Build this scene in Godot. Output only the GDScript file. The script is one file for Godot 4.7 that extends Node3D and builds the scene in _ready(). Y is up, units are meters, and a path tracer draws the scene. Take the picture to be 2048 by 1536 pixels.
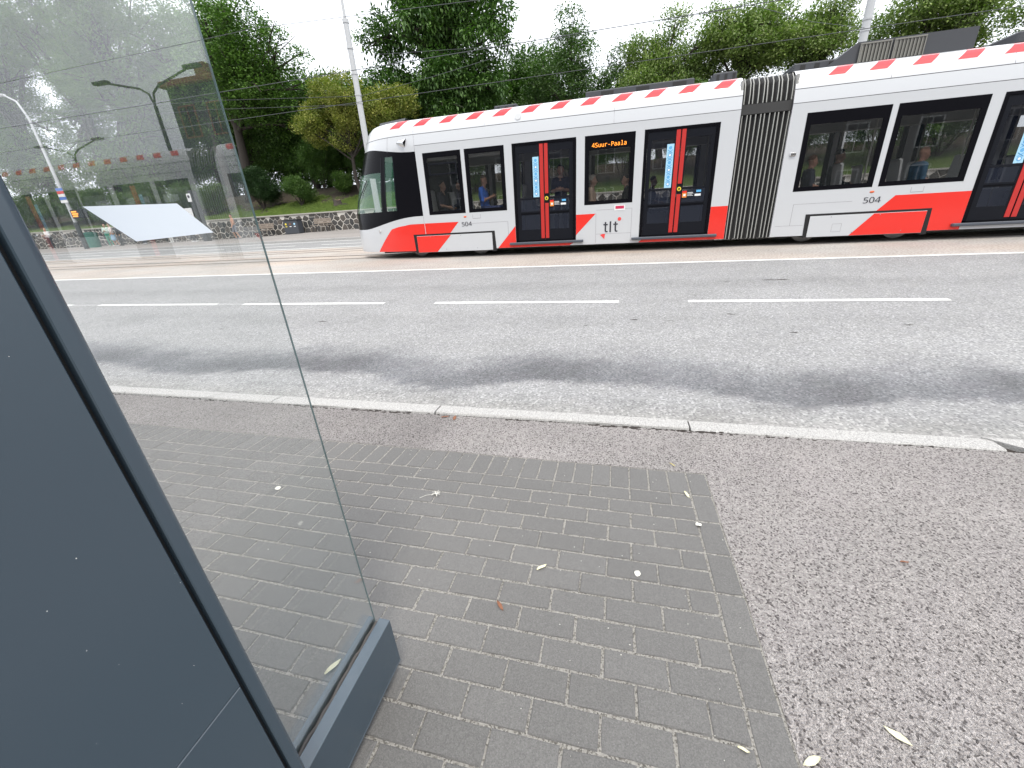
extends Node3D
# A tram passing a stone-walled park, seen from beside a glass shelter on a paved pavement. Metres, y up; the street runs along x.

var rng = RandomNumberGenerator.new()
var M = {}
var used = {}
const SLOPE = 0.02496          # the near pavement falls towards the road
const SIDE = -9.0              # near side of the tram
const MID = -10.2              # middle of the tram

func _ready():
	rng.seed = 41
	setup_camera_and_light()
	make_materials()
	build_ground()
	build_paving()
	build_far_side()
	build_shelter()
	build_tram()
	build_passengers()
	build_street_things()
	build_people()
	build_trees()
	build_litter()

# ------------------------------------------------------------------ camera and light
func setup_camera_and_light():
	var cam = Camera3D.new(); cam.name = "camera"; add_child(cam)
	cam.position = Vector3(-0.5044, 1.3796, 2.0293)
	cam.rotation_order = EULER_ORDER_YXZ
	cam.rotation_degrees = Vector3(-22.986, 15.286, -3.597)
	cam.fov = 86.88
	cam.near = 0.05
	cam.far = 3000.0
	cam.current = true
	var sm = ProceduralSkyMaterial.new()
	sm.sky_top_color = Color(0.97, 0.98, 1.0)
	sm.sky_horizon_color = Color(0.78, 0.80, 0.83)
	sm.sky_curve = 0.35
	sm.ground_horizon_color = Color(0.55, 0.55, 0.54)
	sm.ground_bottom_color = Color(0.3, 0.3, 0.3)
	sm.sun_angle_max = 1.0
	var sky = Sky.new(); sky.sky_material = sm
	var env = Environment.new()
	env.background_mode = Environment.BG_SKY
	env.sky = sky
	env.background_energy_multiplier = 1.3
	env.tonemap_mode = Environment.TONE_MAPPER_LINEAR
	env.tonemap_exposure = 1.85
	env.sdfgi_enabled = true
	env.ssao_enabled = true
	env.ssil_enabled = true
	var we = WorldEnvironment.new(); we.name = "environment"; we.environment = env; add_child(we)
	var sun = DirectionalLight3D.new(); sun.name = "sun"
	sun.light_energy = 0.4
	sun.light_angular_distance = 14.0
	sun.light_color = Color(1.0, 0.97, 0.92)
	sun.shadow_enabled = true
	sun.rotation_degrees = Vector3(-62, 28, 0)
	add_child(sun)

# ------------------------------------------------------------------ small helpers
func lin(r, g, b, a = 1.0):
	return Color(r, g, b, a).linear_to_srgb()

func mat(key, r, g, b, rough = 0.7, metal = 0.0):
	var m = StandardMaterial3D.new()
	m.resource_name = key
	var c = lin(r, g, b); m.albedo_color = c
	m.roughness = rough; m.metallic = metal
	M[key] = m
	return m

func pane(key, r, g, b, alpha):
	var m = mat(key, r, g, b, 0.0)
	var c = m.albedo_color; c.a = alpha; m.albedo_color = c
	m.transparency = BaseMaterial3D.TRANSPARENCY_ALPHA
	m.metallic_specular = 0.5
	return m

func noise(type, freq, seed_, octaves = 3):
	var n = FastNoiseLite.new()
	n.noise_type = type; n.frequency = freq; n.seed = seed_
	n.fractal_octaves = octaves
	return n

func ramp(stops):
	var g = Gradient.new()
	var off = PackedFloat32Array(); var col = PackedColorArray()
	for s in stops:
		off.append(s[0])
		col.append(lin(s[1], s[2], s[3]))
	g.offsets = off; g.colors = col
	return g

func ntex(n, size, stops = null, joined = true):
	var t = NoiseTexture2D.new()
	t.width = size; t.height = size
	t.seamless = joined and stops != null and n.noise_type != FastNoiseLite.TYPE_CELLULAR; t.seamless_blend_skirt = 0.08
	t.noise = n
	if stops != null: t.color_ramp = ramp(stops)
	return t

func tri(m, scale):
	m.uv1_triplanar = true; m.uv1_world_triplanar = true
	m.uv1_scale = Vector3.ONE * scale
	return m

func relief(m, tex, cm):
	m.heightmap_enabled = true; m.heightmap_texture = tex; m.heightmap_scale = cm
	return m

func cells(freq, seed_):
	var n = noise(FastNoiseLite.TYPE_CELLULAR, freq, seed_, 1)
	n.fractal_type = FastNoiseLite.FRACTAL_NONE
	n.cellular_return_type = FastNoiseLite.RETURN_CELL_VALUE
	n.cellular_distance_function = FastNoiseLite.DISTANCE_EUCLIDEAN
	n.cellular_jitter = 1.0
	return n

func make_materials():
	var grit = ntex(noise(FastNoiseLite.TYPE_SIMPLEX, 0.16, 5, 4), 1024)
	var fine = ntex(noise(FastNoiseLite.TYPE_SIMPLEX, 0.34, 6, 3), 512)
	# worn road: grey binder with pale and dark stones
	var m = mat("road", 1, 1, 1, 0.8); m.vertex_color_use_as_albedo = true
	m.albedo_texture = ntex(cells(0.085, 11), 1024, [[0.0, 0.40, 0.40, 0.41], [0.25, 0.60, 0.60, 0.60], [0.6, 0.68, 0.68, 0.68], [0.84, 0.76, 0.76, 0.75], [0.93, 0.98, 0.98, 0.98], [1.0, 1.0, 1.0, 1.0]])
	tri(m, 0.8); relief(m, grit, 0.35)
	# coarse pinkish pavement asphalt
	m = mat("rough_asphalt", 1, 1, 1, 0.92); m.vertex_color_use_as_albedo = true
	m.albedo_texture = ntex(cells(0.15, 12), 1024, [[0.0, 0.16, 0.15, 0.15], [0.08, 0.30, 0.285, 0.285], [0.18, 0.60, 0.58, 0.58], [0.6, 0.78, 0.76, 0.755], [1.0, 1.0, 0.98, 0.97]])
	tri(m, 1.05)
	relief(m, ntex(noise(FastNoiseLite.TYPE_SIMPLEX, 0.10, 7, 3), 1024), 1.7)
	# pavers in four tones
	var ptex = ntex(cells(0.22, 14), 1024, [[0.0, 0.62, 0.62, 0.62], [0.5, 0.80, 0.80, 0.79], [0.9, 0.90, 0.90, 0.89], [0.955, 0.98, 0.98, 0.97], [0.97, 1.0, 1.0, 1.0], [1.0, 1.0, 1.0, 1.0]])
	for k in 5:
		var s = [0.150, 0.156, 0.146, 0.161, 0.153][k]
		m = mat("paver%d" % k, s * 1.02, s, s * 0.985, 0.88)
		m.albedo_texture = ptex; tri(m, 1.6); relief(m, fine, 0.12)
		m.uv1_offset = Vector3(0.13 * k, 0.31 * k, 0.2 * k)
	m = mat("joint_sand", 0.46, 0.45, 0.43, 0.95)
	m.albedo_texture = ntex(cells(0.16, 15), 512, [[0.0, 0.25, 0.24, 0.22], [0.4, 0.7, 0.68, 0.65], [1.0, 1.0, 0.98, 0.95]])
	tri(m, 3.0); relief(m, grit, 0.4)
	m = mat("granite", 0.47, 0.465, 0.455, 0.8)
	m.albedo_texture = ntex(cells(0.2, 16), 512, [[0.0, 0.45, 0.45, 0.45], [0.5, 0.82, 0.81, 0.80], [1.0, 1.0, 1.0, 1.0]])
	tri(m, 2.2); relief(m, fine, 0.15)
	m = mat("track_bed", 1, 1, 1, 0.88); m.vertex_color_use_as_albedo = true
	m.albedo_texture = ntex(noise(FastNoiseLite.TYPE_SIMPLEX, 0.03, 17, 5), 1024, [[0.0, 0.55, 0.52, 0.50], [0.5, 0.82, 0.80, 0.78], [1.0, 1.0, 1.0, 1.0]])
	tri(m, 0.5); relief(m, grit, 0.3)
	m = mat("soil", 1, 1, 1, 0.95); m.vertex_color_use_as_albedo = true
	m.albedo_texture = ntex(noise(FastNoiseLite.TYPE_SIMPLEX, 0.05, 18, 5), 512, [[0.0, 0.4, 0.4, 0.4], [1.0, 1.0, 1.0, 1.0]])
	tri(m, 0.9)
	mat("dirt_gap", 0.035, 0.028, 0.024, 0.95)
	m = mat("line_paint", 0.72, 0.72, 0.70, 0.7)
	m.albedo_texture = ntex(noise(FastNoiseLite.TYPE_SIMPLEX, 0.09, 19, 4), 512, [[0.0, 0.45, 0.45, 0.45], [0.36, 0.85, 0.85, 0.85], [0.5, 1.0, 1.0, 1.0], [1.0, 1.0, 1.0, 1.0]])
	tri(m, 1.3)
	mat("rail_steel", 0.16, 0.14, 0.12, 0.45, 0.8)
	# shelter
	m = mat("slate_paint", 0.041, 0.064, 0.086, 0.27)
	m.metallic_specular = 0.65
	relief(tri(m, 6.0), fine, 0.006)
	mat("black_gap", 0.006, 0.006, 0.007, 0.7)
	mat("rubber", 0.055, 0.05, 0.048, 0.8)
	pane("shelter_glass", 0.30, 0.38, 0.37, 0.03)
	mat("glass_edge", 0.10, 0.15, 0.155, 0.12)
	mat("sticker", 0.70, 0.76, 0.82, 0.6)
	mat("speck", 0.75, 0.75, 0.72, 0.8)
	# tram
	m = mat("tram_white", 0.53, 0.545, 0.565, 0.28); m.clearcoat_enabled = true; m.clearcoat = 0.5; m.clearcoat_roughness = 0.08
	m = mat("tram_red", 0.74, 0.030, 0.020, 0.25); m.clearcoat_enabled = true; m.clearcoat = 0.5; m.clearcoat_roughness = 0.08
	mat("stripe_red", 0.52, 0.018, 0.028, 0.45)
	mat("tram_black", 0.006, 0.006, 0.008, 0.2).metallic_specular = 0.2
	mat("door_black", 0.010, 0.011, 0.015, 0.3).metallic_specular = 0.25
	mat("door_red", 0.46, 0.022, 0.018, 0.4)
	pane("tram_glass", 0.010, 0.014, 0.016, 0.22)
	pane("door_glass", 0.012, 0.015, 0.024, 0.36)
	pane("dark_glass", 0.02, 0.024, 0.036, 0.80)
	pane("cab_glass", 0.05, 0.24, 0.14, 0.24)
	mat("seam", 0.22, 0.20, 0.23, 0.6)
	mat("bellows_black", 0.035, 0.035, 0.035, 0.75)
	mat("bellows_edge", 0.34, 0.34, 0.32, 0.5)
	mat("roof_dark", 0.045, 0.048, 0.055, 0.6)
	mat("louvre", 0.20, 0.195, 0.175, 0.5, 0.3)
	mat("louvre_gap", 0.02, 0.02, 0.02, 0.8)
	mat("step_grey", 0.07, 0.08, 0.10, 0.45)
	mat("under", 0.02, 0.02, 0.02, 0.9)
	mat("wheel", 0.35, 0.34, 0.33, 0.4, 0.7)
	mat("interior", 0.30, 0.30, 0.29, 0.7)
	mat("interior_floor", 0.06, 0.06, 0.065, 0.7)
	mat("seat_shell", 0.40, 0.41, 0.41, 0.45)
	mat("seat_cloth", 0.05, 0.055, 0.07, 0.9)
	mat("handrail", 0.38, 0.37, 0.33, 0.4)
	mat("lettering", 0.03, 0.03, 0.04, 0.5)
	mat("logo_red", 0.72, 0.05, 0.045, 0.5)
	mat("yellow", 0.75, 0.60, 0.05, 0.4)
	mat("sticker_blue", 0.10, 0.40, 0.70, 0.5)
	mat("sticker_pale", 0.36, 0.62, 0.80, 0.5)
	mat("sticker_mid", 0.12, 0.38, 0.66, 0.5)
	mat("sticker_white", 0.75, 0.76, 0.76, 0.5)
	mat("sticker_orange", 0.75, 0.25, 0.04, 0.5)
	mat("plate_red", 0.5, 0.02, 0.08, 0.5)
	mat("reflector", 0.65, 0.12, 0.03, 0.3)
	mat("chrome", 0.6, 0.6, 0.6, 0.2, 1.0)
	m = mat("led_orange", 0.9, 0.28, 0.02, 0.5); m.emission_enabled = true; m.emission = lin(1.0, 0.30, 0.03); m.emission_energy_multiplier = 0.85
	# street things
	mat("pole_grey", 0.46, 0.47, 0.48, 0.55, 0.2)
	mat("dark_metal", 0.05, 0.052, 0.055, 0.5, 0.3)
	mat("wire", 0.05, 0.055, 0.06, 0.6)
	mat("bench_wood", 0.24, 0.20, 0.165, 0.8)
	mat("bin_dark", 0.045, 0.05, 0.06, 0.6)
	mat("bin_green", 0.03, 0.13, 0.10, 0.6)
	mat("board_white", 0.70, 0.70, 0.70, 0.6)
	mat("sign_blue", 0.04, 0.13, 0.45, 0.5)
	mat("sign_red", 0.55, 0.05, 0.05, 0.5)
	for k in 4:
		var c = [[0.085, 0.078, 0.070], [0.125, 0.108, 0.095], [0.060, 0.060, 0.060], [0.105, 0.100, 0.098]][k]
		m = mat("stone%d" % k, c[0], c[1], c[2], 0.9)
		m.albedo_texture = ntex(noise(FastNoiseLite.TYPE_SIMPLEX, 0.06, 30 + k, 4), 256, [[0.0, 0.55, 0.55, 0.55], [1.0, 1.0, 1.0, 1.0]])
		tri(m, 1.5)
	mat("mortar", 0.62, 0.585, 0.53, 0.95)
	m = mat("coping", 0.47, 0.45, 0.41, 0.9)
	m.albedo_texture = M.stone0.albedo_texture; tri(m, 0.8)
	m = mat("bark", 0.075, 0.062, 0.052, 0.95)
	m.albedo_texture = ntex(noise(FastNoiseLite.TYPE_SIMPLEX, 0.05, 40, 4), 256, [[0.0, 0.4, 0.4, 0.4], [1.0, 1.0, 1.0, 1.0]])
	tri(m, 1.2)
	m = mat("stump_wood", 0.17, 0.12, 0.085, 0.9)
	m = mat("leaves", 1, 1, 1, 0.55); m.vertex_color_use_as_albedo = true
	m.backlight_enabled = true; m.backlight = Color(0.55, 0.70, 0.28)
	m.cull_mode = BaseMaterial3D.CULL_DISABLED
	m = mat("grass", 1, 1, 1, 0.8); m.vertex_color_use_as_albedo = true
	m.backlight_enabled = true; m.backlight = Color(0.3, 0.4, 0.15)
	m.cull_mode = BaseMaterial3D.CULL_DISABLED
	m = mat("body", 1, 1, 1, 0.75); m.vertex_color_use_as_albedo = true
	mat("facade", 0.16, 0.15, 0.14, 0.9)
	mat("facade_red", 0.22, 0.06, 0.045, 0.9)
	mat("facade_dark", 0.05, 0.06, 0.06, 0.9)
	pane("house_glass", 0.02, 0.025, 0.03, 0.6)
	mat("dry_leaf", 0.42, 0.36, 0.16, 0.8)
	mat("pale_leaf", 0.62, 0.60, 0.42, 0.8)
	mat("brown_leaf", 0.20, 0.085, 0.045, 0.8)
	mat("petal", 0.62, 0.61, 0.56, 0.7)

# ------------------------------------------------------------------ mesh building
# Corners are given counter-clockwise as seen from outside; they are stored clockwise, as Godot wants them.
class Geo:
	var v = PackedVector3Array()
	var n = PackedVector3Array()
	var c = PackedColorArray()
	var col = null
	func t3(a, b, d):
		var nn = (b - a).cross(d - a).normalized()
		v.append(a); v.append(d); v.append(b)
		for k in 3: n.append(nn)
		if col != null:
			for k in 3: c.append(col)
	func t3n(a, b, d, na, nb, nd):
		v.append(a); v.append(d); v.append(b)
		n.append(na); n.append(nd); n.append(nb)
		if col != null:
			for k in 3: c.append(col)
	func t3c(a, b, d, na, nb, nd, ca, cb, cd):
		v.append(a); v.append(d); v.append(b)
		n.append(na); n.append(nd); n.append(nb)
		c.append(ca); c.append(cd); c.append(cb)
	func quad(a, b, d, e):
		t3(a, b, d); t3(a, d, e)
	func box(lo, hi):
		var a = lo; var b = hi
		quad(Vector3(a.x, a.y, b.z), Vector3(b.x, a.y, b.z), Vector3(b.x, b.y, b.z), Vector3(a.x, b.y, b.z))
		quad(Vector3(b.x, a.y, a.z), Vector3(a.x, a.y, a.z), Vector3(a.x, b.y, a.z), Vector3(b.x, b.y, a.z))
		quad(Vector3(b.x, a.y, b.z), Vector3(b.x, a.y, a.z), Vector3(b.x, b.y, a.z), Vector3(b.x, b.y, b.z))
		quad(Vector3(a.x, a.y, a.z), Vector3(a.x, a.y, b.z), Vector3(a.x, b.y, b.z), Vector3(a.x, b.y, a.z))
		quad(Vector3(a.x, b.y, b.z), Vector3(b.x, b.y, b.z), Vector3(b.x, b.y, a.z), Vector3(a.x, b.y, a.z))
		quad(Vector3(a.x, a.y, a.z), Vector3(b.x, a.y, a.z), Vector3(b.x, a.y, b.z), Vector3(a.x, a.y, b.z))
	# box with chamfered edges
	func cbox(lo, hi, e):
		var ctr = (lo + hi) * 0.5
		var h = (hi - lo) * 0.5
		var ax = [Vector3.RIGHT, Vector3.UP, Vector3.BACK]
		for i in 3:
			var j = (i + 1) % 3; var k = (i + 2) % 3
			for s in [-1.0, 1.0]:
				var o = ctr + ax[i] * h[i] * s
				var u = ax[j] * (h[j] - e); var w = ax[k] * (h[k] - e)
				if s > 0: quad(o - u - w, o + u - w, o + u + w, o - u + w)
				else: quad(o - u - w, o - u + w, o + u + w, o + u - w)
		for i in 3:
			var j = (i + 1) % 3; var k = (i + 2) % 3
			for sj in [-1.0, 1.0]:
				for sk in [-1.0, 1.0]:
					var u = ax[i] * (h[i] - e)
					var p = ctr + ax[j] * h[j] * sj + ax[k] * (h[k] - e) * sk
					var q = ctr + ax[j] * (h[j] - e) * sj + ax[k] * h[k] * sk
					if sj * sk > 0: quad(p - u, p + u, q + u, q - u)
					else: quad(p + u, p - u, q - u, q + u)
		for sx in [-1.0, 1.0]:
			for sy in [-1.0, 1.0]:
				for sz in [-1.0, 1.0]:
					var p = ctr + Vector3(h.x * sx, (h.y - e) * sy, (h.z - e) * sz)
					var q = ctr + Vector3((h.x - e) * sx, h.y * sy, (h.z - e) * sz)
					var r = ctr + Vector3((h.x - e) * sx, (h.y - e) * sy, h.z * sz)
					if sx * sy * sz > 0: t3(p, q, r)
					else: t3(p, r, q)
	func tube(path, radii, sides = 8, caps = true):
		var rings = []; var nrm = []
		var up = Vector3.UP
		for i in path.size():
			var d = (path[mini(i + 1, path.size() - 1)] - path[maxi(i - 1, 0)]).normalized()
			if absf(d.dot(up)) > 0.95: up = Vector3.RIGHT if absf(d.x) < 0.9 else Vector3.BACK
			var s = d.cross(up).normalized(); var w = s.cross(d).normalized()
			up = w
			var ring = []; var rn = []
			for k in sides:
				var a = TAU * k / sides
				var dirn = s * cos(a) + w * sin(a)
				ring.append(path[i] + dirn * (radii[i] if radii is Array else radii)); rn.append(dirn)
			rings.append(ring); nrm.append(rn)
		for i in rings.size() - 1:
			for k in sides:
				var l = (k + 1) % sides
				t3n(rings[i][k], rings[i + 1][l], rings[i][l], nrm[i][k], nrm[i + 1][l], nrm[i][l])
				t3n(rings[i][k], rings[i + 1][k], rings[i + 1][l], nrm[i][k], nrm[i + 1][k], nrm[i + 1][l])
		if caps:
			for k in range(1, sides - 1):
				t3(rings[0][0], rings[0][k], rings[0][k + 1])
				var e = rings[-1]
				t3(e[0], e[k + 1], e[k])
	# grid of points [row][column], smooth
	func grid(P, flip = false):
		var R = P.size(); var C = P[0].size()
		var N = []
		for i in R:
			var row = []
			for j in C:
				var du = P[i][mini(j + 1, C - 1)] - P[i][maxi(j - 1, 0)]
				var dv = P[mini(i + 1, R - 1)][j] - P[maxi(i - 1, 0)][j]
				var q = du.cross(dv).normalized()
				row.append(-q if flip else q)
			N.append(row)
		for i in R - 1:
			for j in C - 1:
				var a = [P[i][j], N[i][j]]; var b = [P[i][j + 1], N[i][j + 1]]
				var d = [P[i + 1][j + 1], N[i + 1][j + 1]]; var e = [P[i + 1][j], N[i + 1][j]]
				if flip:
					t3n(a[0], d[0], b[0], a[1], d[1], b[1]); t3n(a[0], e[0], d[0], a[1], e[1], d[1])
				else:
					t3n(a[0], b[0], d[0], a[1], b[1], d[1]); t3n(a[0], d[0], e[0], a[1], d[1], e[1])
	# flat polygon in the xy plane (counter-clockwise) pushed from z0 to z1 (z1 nearer the viewer at +z)
	func slab(poly, z0, z1):
		var idx = Geometry2D.triangulate_polygon(poly)
		for k in range(0, idx.size(), 3):
			var a = poly[idx[k]]; var b = poly[idx[k + 1]]; var d = poly[idx[k + 2]]
			if (b - a).cross(d - a) < 0: var q = b; b = d; d = q
			t3(Vector3(a.x, a.y, z1), Vector3(b.x, b.y, z1), Vector3(d.x, d.y, z1))
			t3(Vector3(a.x, a.y, z0), Vector3(d.x, d.y, z0), Vector3(b.x, b.y, z0))
		for k in poly.size():
			var a = poly[k]; var b = poly[(k + 1) % poly.size()]
			quad(Vector3(a.x, a.y, z0), Vector3(b.x, b.y, z0), Vector3(b.x, b.y, z1), Vector3(a.x, a.y, z1))
	func disc(ctr, axis, r, depth, sides = 16):
		tube([ctr - axis * depth * 0.5, ctr + axis * depth * 0.5], r, sides)
	func blob(ctr, rad, nu = 10, nv = 6):
		var P = []
		for i in nv + 1:
			var row = []
			for j in nu + 1:
				var th = PI * i / nv; var ph = TAU * j / nu
				row.append(ctr + Vector3(sin(th) * cos(ph) * rad.x, -cos(th) * rad.y, -sin(th) * sin(ph) * rad.z))
			P.append(row)
		grid(P)
	func mesh():
		var arr = []; arr.resize(Mesh.ARRAY_MAX)
		arr[Mesh.ARRAY_VERTEX] = v; arr[Mesh.ARRAY_NORMAL] = n
		if c.size() == v.size() and c.size() > 0: arr[Mesh.ARRAY_COLOR] = c
		var m = ArrayMesh.new()
		m.add_surface_from_arrays(Mesh.PRIMITIVE_TRIANGLES, arr)
		return m

func geo(): return Geo.new()

func V(x, y, z): return Vector3(x, y, z)

func numbered(called):
	var k = used.get(called, 0); used[called] = k + 1
	return called if k == 0 else "%s_%03d" % [called, k]

func put(called, g, m, parent = null):
	var o = MeshInstance3D.new()
	o.mesh = g.mesh() if g is Geo else g
	o.material_override = M[m] if m is String else m
	if parent == null:
		o.name = numbered(called); add_child(o)
	else:
		o.name = called; parent.add_child(o, true)
	return o

func tag(o, label, category, group = ""):
	o.set_meta("label", label); o.set_meta("category", category)
	if group != "": o.set_meta("group", group)
	return o

func structure(o, kind = "structure"):
	o.set_meta("kind", kind); return o

func thing(called, label, category, at = Vector3.ZERO, group = "", turn = 0.0):
	var o = Node3D.new(); o.name = numbered(called); add_child(o)
	o.position = at; o.rotation.y = turn
	tag(o, label, category, group)
	return o

func boxgeo(lo, hi):
	var g = geo(); g.box(lo, hi); return g

func textgeo(s, size, depth, font = "Droid Sans", bold = false):
	var t = TextMesh.new()
	t.text = s
	var f = SystemFont.new(); f.font_names = PackedStringArray([font])
	if bold: f.font_weight = 700
	t.font = f; t.font_size = 64; t.pixel_size = size / 46.0; t.depth = depth
	t.curve_step = 1.5
	return t

func nz(n, x, y): return n.get_noise_2d(x, y)

# ------------------------------------------------------------------ ground, road, tracks
func road_y(z):
	if z > -7.4: return -0.136 + 0.05 * (-0.65 - z)
	if z > -9.2: return lerpf(0.2015, 0.31, (-7.4 - z) / 1.8)
	if z > -14.9: return 0.31
	return lerpf(0.31, 0.48, clampf((-14.9 - z) / 3.9, 0, 1))

func coloured_sheet(xs, zs, yf, cf):
	var g = geo()
	var rows = []; var cols = []
	for z in zs:
		var r = []; var cr = []
		for x in xs:
			r.append(Vector3(x, yf.call(x, z), z)); cr.append(cf.call(x, z))
		rows.append(r); cols.append(cr)
	for i in zs.size() - 1:
		for j in xs.size() - 1:
			var a = rows[i][j]; var b = rows[i][j + 1]; var d = rows[i + 1][j + 1]; var e = rows[i + 1][j]
			var nn = (b - a).cross(e - a).normalized()
			if nn.y < 0: nn = -nn
			# zs run away from the viewer, so counter-clockwise from above is a, b, d, e
			g.t3c(a, b, d, nn, nn, nn, cols[i][j], cols[i][j + 1], cols[i + 1][j + 1])
			g.t3c(a, d, e, nn, nn, nn, cols[i][j], cols[i + 1][j + 1], cols[i + 1][j])
	return g

func steps(a, b, d):
	var out = []
	var n = maxi(1, int(round(absf(b - a) / d)))
	for k in n + 1: out.append(lerpf(a, b, float(k) / n))
	return out

func graded(a, b, lo, hi, fine, coarse):
	var out = steps(a, lo, coarse); out.pop_back()
	out += steps(lo, hi, fine); out.pop_back()
	out += steps(hi, b, coarse)
	return out

func build_ground():
	var g = geo()
	g.quad(V(-900, -0.55, 900), V(900, -0.55, 900), V(900, -0.55, -900), V(-900, -0.55, -900))
	g.col = null
	var gm = mat("ground_far", 0.12, 0.125, 0.10, 0.95)
	structure(put("ground", g, gm))
	var n1 = noise(FastNoiseLite.TYPE_SIMPLEX, 0.55, 71, 3)
	var n2 = noise(FastNoiseLite.TYPE_SIMPLEX, 1.6, 72, 3)
	var n3 = noise(FastNoiseLite.TYPE_SIMPLEX, 6.0, 73, 2)
	var n4 = noise(FastNoiseLite.TYPE_SIMPLEX, 0.9, 74, 2)
	# the near carriageway, with dark damp and oil stains beside the kerb and paler wheel tracks
	var road_col = func(x, z):
		var v = 0.385 + 0.02 * nz(n1, x, z) + 0.018 * nz(n2, x * 0.35, z)
		v *= 1.0 + 0.05 * nz(n3, x * 0.3, z)
		var warm = 0.0; var cool = 0.0
		if z > -3.2:
			var edge = -1.44 + 0.05 * nz(n1, x * 1.4, 3.0) + 0.035 * nz(n2, x, 9.0)
			edge += 0.27 * exp(-pow((x + 2.25) / 0.62, 2.0)) + 0.27 * exp(-pow((x - 0.85) / 0.75, 2.0)) + 0.20 * exp(-pow((x + 5.4) / 0.8, 2.0)) + 0.2 * exp(-pow((x - 3.6) / 0.9, 2.0))
			var wob = 0.05 * nz(n3, x, z) + 0.03 * nz(n3, x * 3.0, z * 3.0)
			var near_edge = smoothstep(edge + 0.05, edge - 0.07, z + wob)
			var far_edge = smoothstep(edge - 0.95, edge - 0.22, z + wob * 2.0 + 0.12 * nz(n2, x * 0.5, z))
			v *= 1.0 - 0.58 * near_edge * far_edge * clampf(0.92 + 0.3 * nz(n4, x * 0.7, 5.0), 0.5, 1.0)
			cool = near_edge * far_edge * 0.035
			warm = smoothstep(-1.2, -0.75, z) * 0.022
			# gutter dirt patches
			if nz(n2, x * 0.6, z * 3.0 + 7.0) > 0.32 and z > -1.15: v *= 0.86
		v *= 1.0 - 0.10 * smoothstep(0.55, 1.0, 1.0 - absf(z + 3.35) / 0.7 + 0.3 * nz(n2, x * 0.3, z)) 
		v *= 1.0 - 0.13 * smoothstep(0.4, 1.0, 1.0 - absf(z + 5.35) / 0.8 + 0.3 * nz(n1, x * 0.5, z))
		return Color(v * (1.0 - cool) + warm, v * (1.0 - cool * 0.6) + warm * 0.7, v * (1.005 + cool), 1)
	var xs = graded(-90, 60, -12, 8, 0.09, 1.5)
	var zs = steps(-0.655, -3.2, 0.075); zs.pop_back(); zs += steps(-3.2, -7.42, 0.22)
	structure(put("road", coloured_sheet(xs, zs, func(_x, z): return road_y(z), road_col), "road"))
	# the tram track bed: pinkish concrete and worn asphalt
	var bed_col = func(x, z):
		var v = 0.43 + 0.05 * nz(n1, x * 0.5, z) + 0.04 * nz(n2, x, z * 1.5)
		var pink = 0.5 + 0.5 * nz(n4, x * 0.25, z * 0.6 + 20.0)
		if z > -8.75: pink *= 0.6; v *= 1.02
		return Color(v * (1.0 + 0.13 * pink), v * (0.98 - 0.02 * pink), v * (0.95 - 0.12 * pink), 1)
	xs = graded(-90, 60, -20, 10, 0.25, 2.0)
	zs = steps(-7.42, -15.0, 0.2)
	structure(put("track_bed", coloured_sheet(xs, zs, func(_x, z): return road_y(z), bed_col), "track_bed"))
	var far_col = func(x, z):
		var v = 0.36 + 0.03 * nz(n1, x * 0.3, z) + 0.02 * nz(n2, x * 0.3, z)
		return Color(v, v, v, 1)
	structure(put("far_road", coloured_sheet(graded(-90, 60, -40, 0, 0.6, 3.0), steps(-15.0, -18.85, 0.4), func(_x, z): return road_y(z), far_col), "road"))
	# grooved rails with flangeway beside each head
	for z in [-9.667, -10.733, -12.867, -13.933]:
		g = geo()
		g.box(V(-90, 0.25, z - 0.035), V(60, 0.316, z + 0.035))
		var r = structure(put("tram_rail", g, "rail_steel"))
		g = geo()
		var s = -1.0 if z in [-9.667, -12.867] else 1.0
		g.box(V(-90, 0.25, z + s * 0.057 - 0.021), V(60, 0.3135, z + s * 0.057 + 0.021))
		put("flangeway", g, "dirt_gap", r)
	# painted lines
	var dashes = [[-23.6, -20.6], [-19.6, -16.6], [-15.5, -12.1], [-11.27, -8.09], [-7.44, -4.42], [-3.47, -0.48], [0.49, 3.55], [4.5, 7.5], [8.5, 11.5]]
	for d in dashes:
		g = geo()
		var z0 = -4.19; var z1 = -4.30
		g.quad(V(d[0], road_y(z0) + 0.004, z0), V(d[1], road_y(z0) + 0.004, z0), V(d[1], road_y(z1) + 0.004, z1), V(d[0], road_y(z1) + 0.004, z1))
		structure(put("lane_marking", g, "line_paint"))
	g = geo()
	g.quad(V(-90, road_y(-7.28) + 0.004, -7.28), V(60, road_y(-7.28) + 0.004, -7.28), V(60, road_y(-7.4) + 0.004, -7.4), V(-90, road_y(-7.4) + 0.004, -7.4))
	structure(put("edge_line_marking", g, "line_paint"))
	for z in [-15.25, -18.3]:
		g = geo()
		g.quad(V(-90, road_y(z) + 0.004, z), V(60, road_y(z) + 0.004, z), V(60, road_y(z - 0.14) + 0.004, z - 0.14), V(-90, road_y(z - 0.14) + 0.004, z - 0.14))
		structure(put("edge_line_marking", g, "line_paint"))
	for k in 12:
		g = geo()
		var x0 = -52.0 + k * 4.6
		g.quad(V(x0, road_y(-16.7) + 0.004, -16.7), V(x0 + 3.0, road_y(-16.7) + 0.004, -16.7), V(x0 + 3.0, road_y(-16.82) + 0.004, -16.82), V(x0, road_y(-16.82) + 0.004, -16.82))
		structure(put("lane_marking", g, "line_paint"))
	# short cracks and chips in the worn surface
	g = geo()
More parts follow.
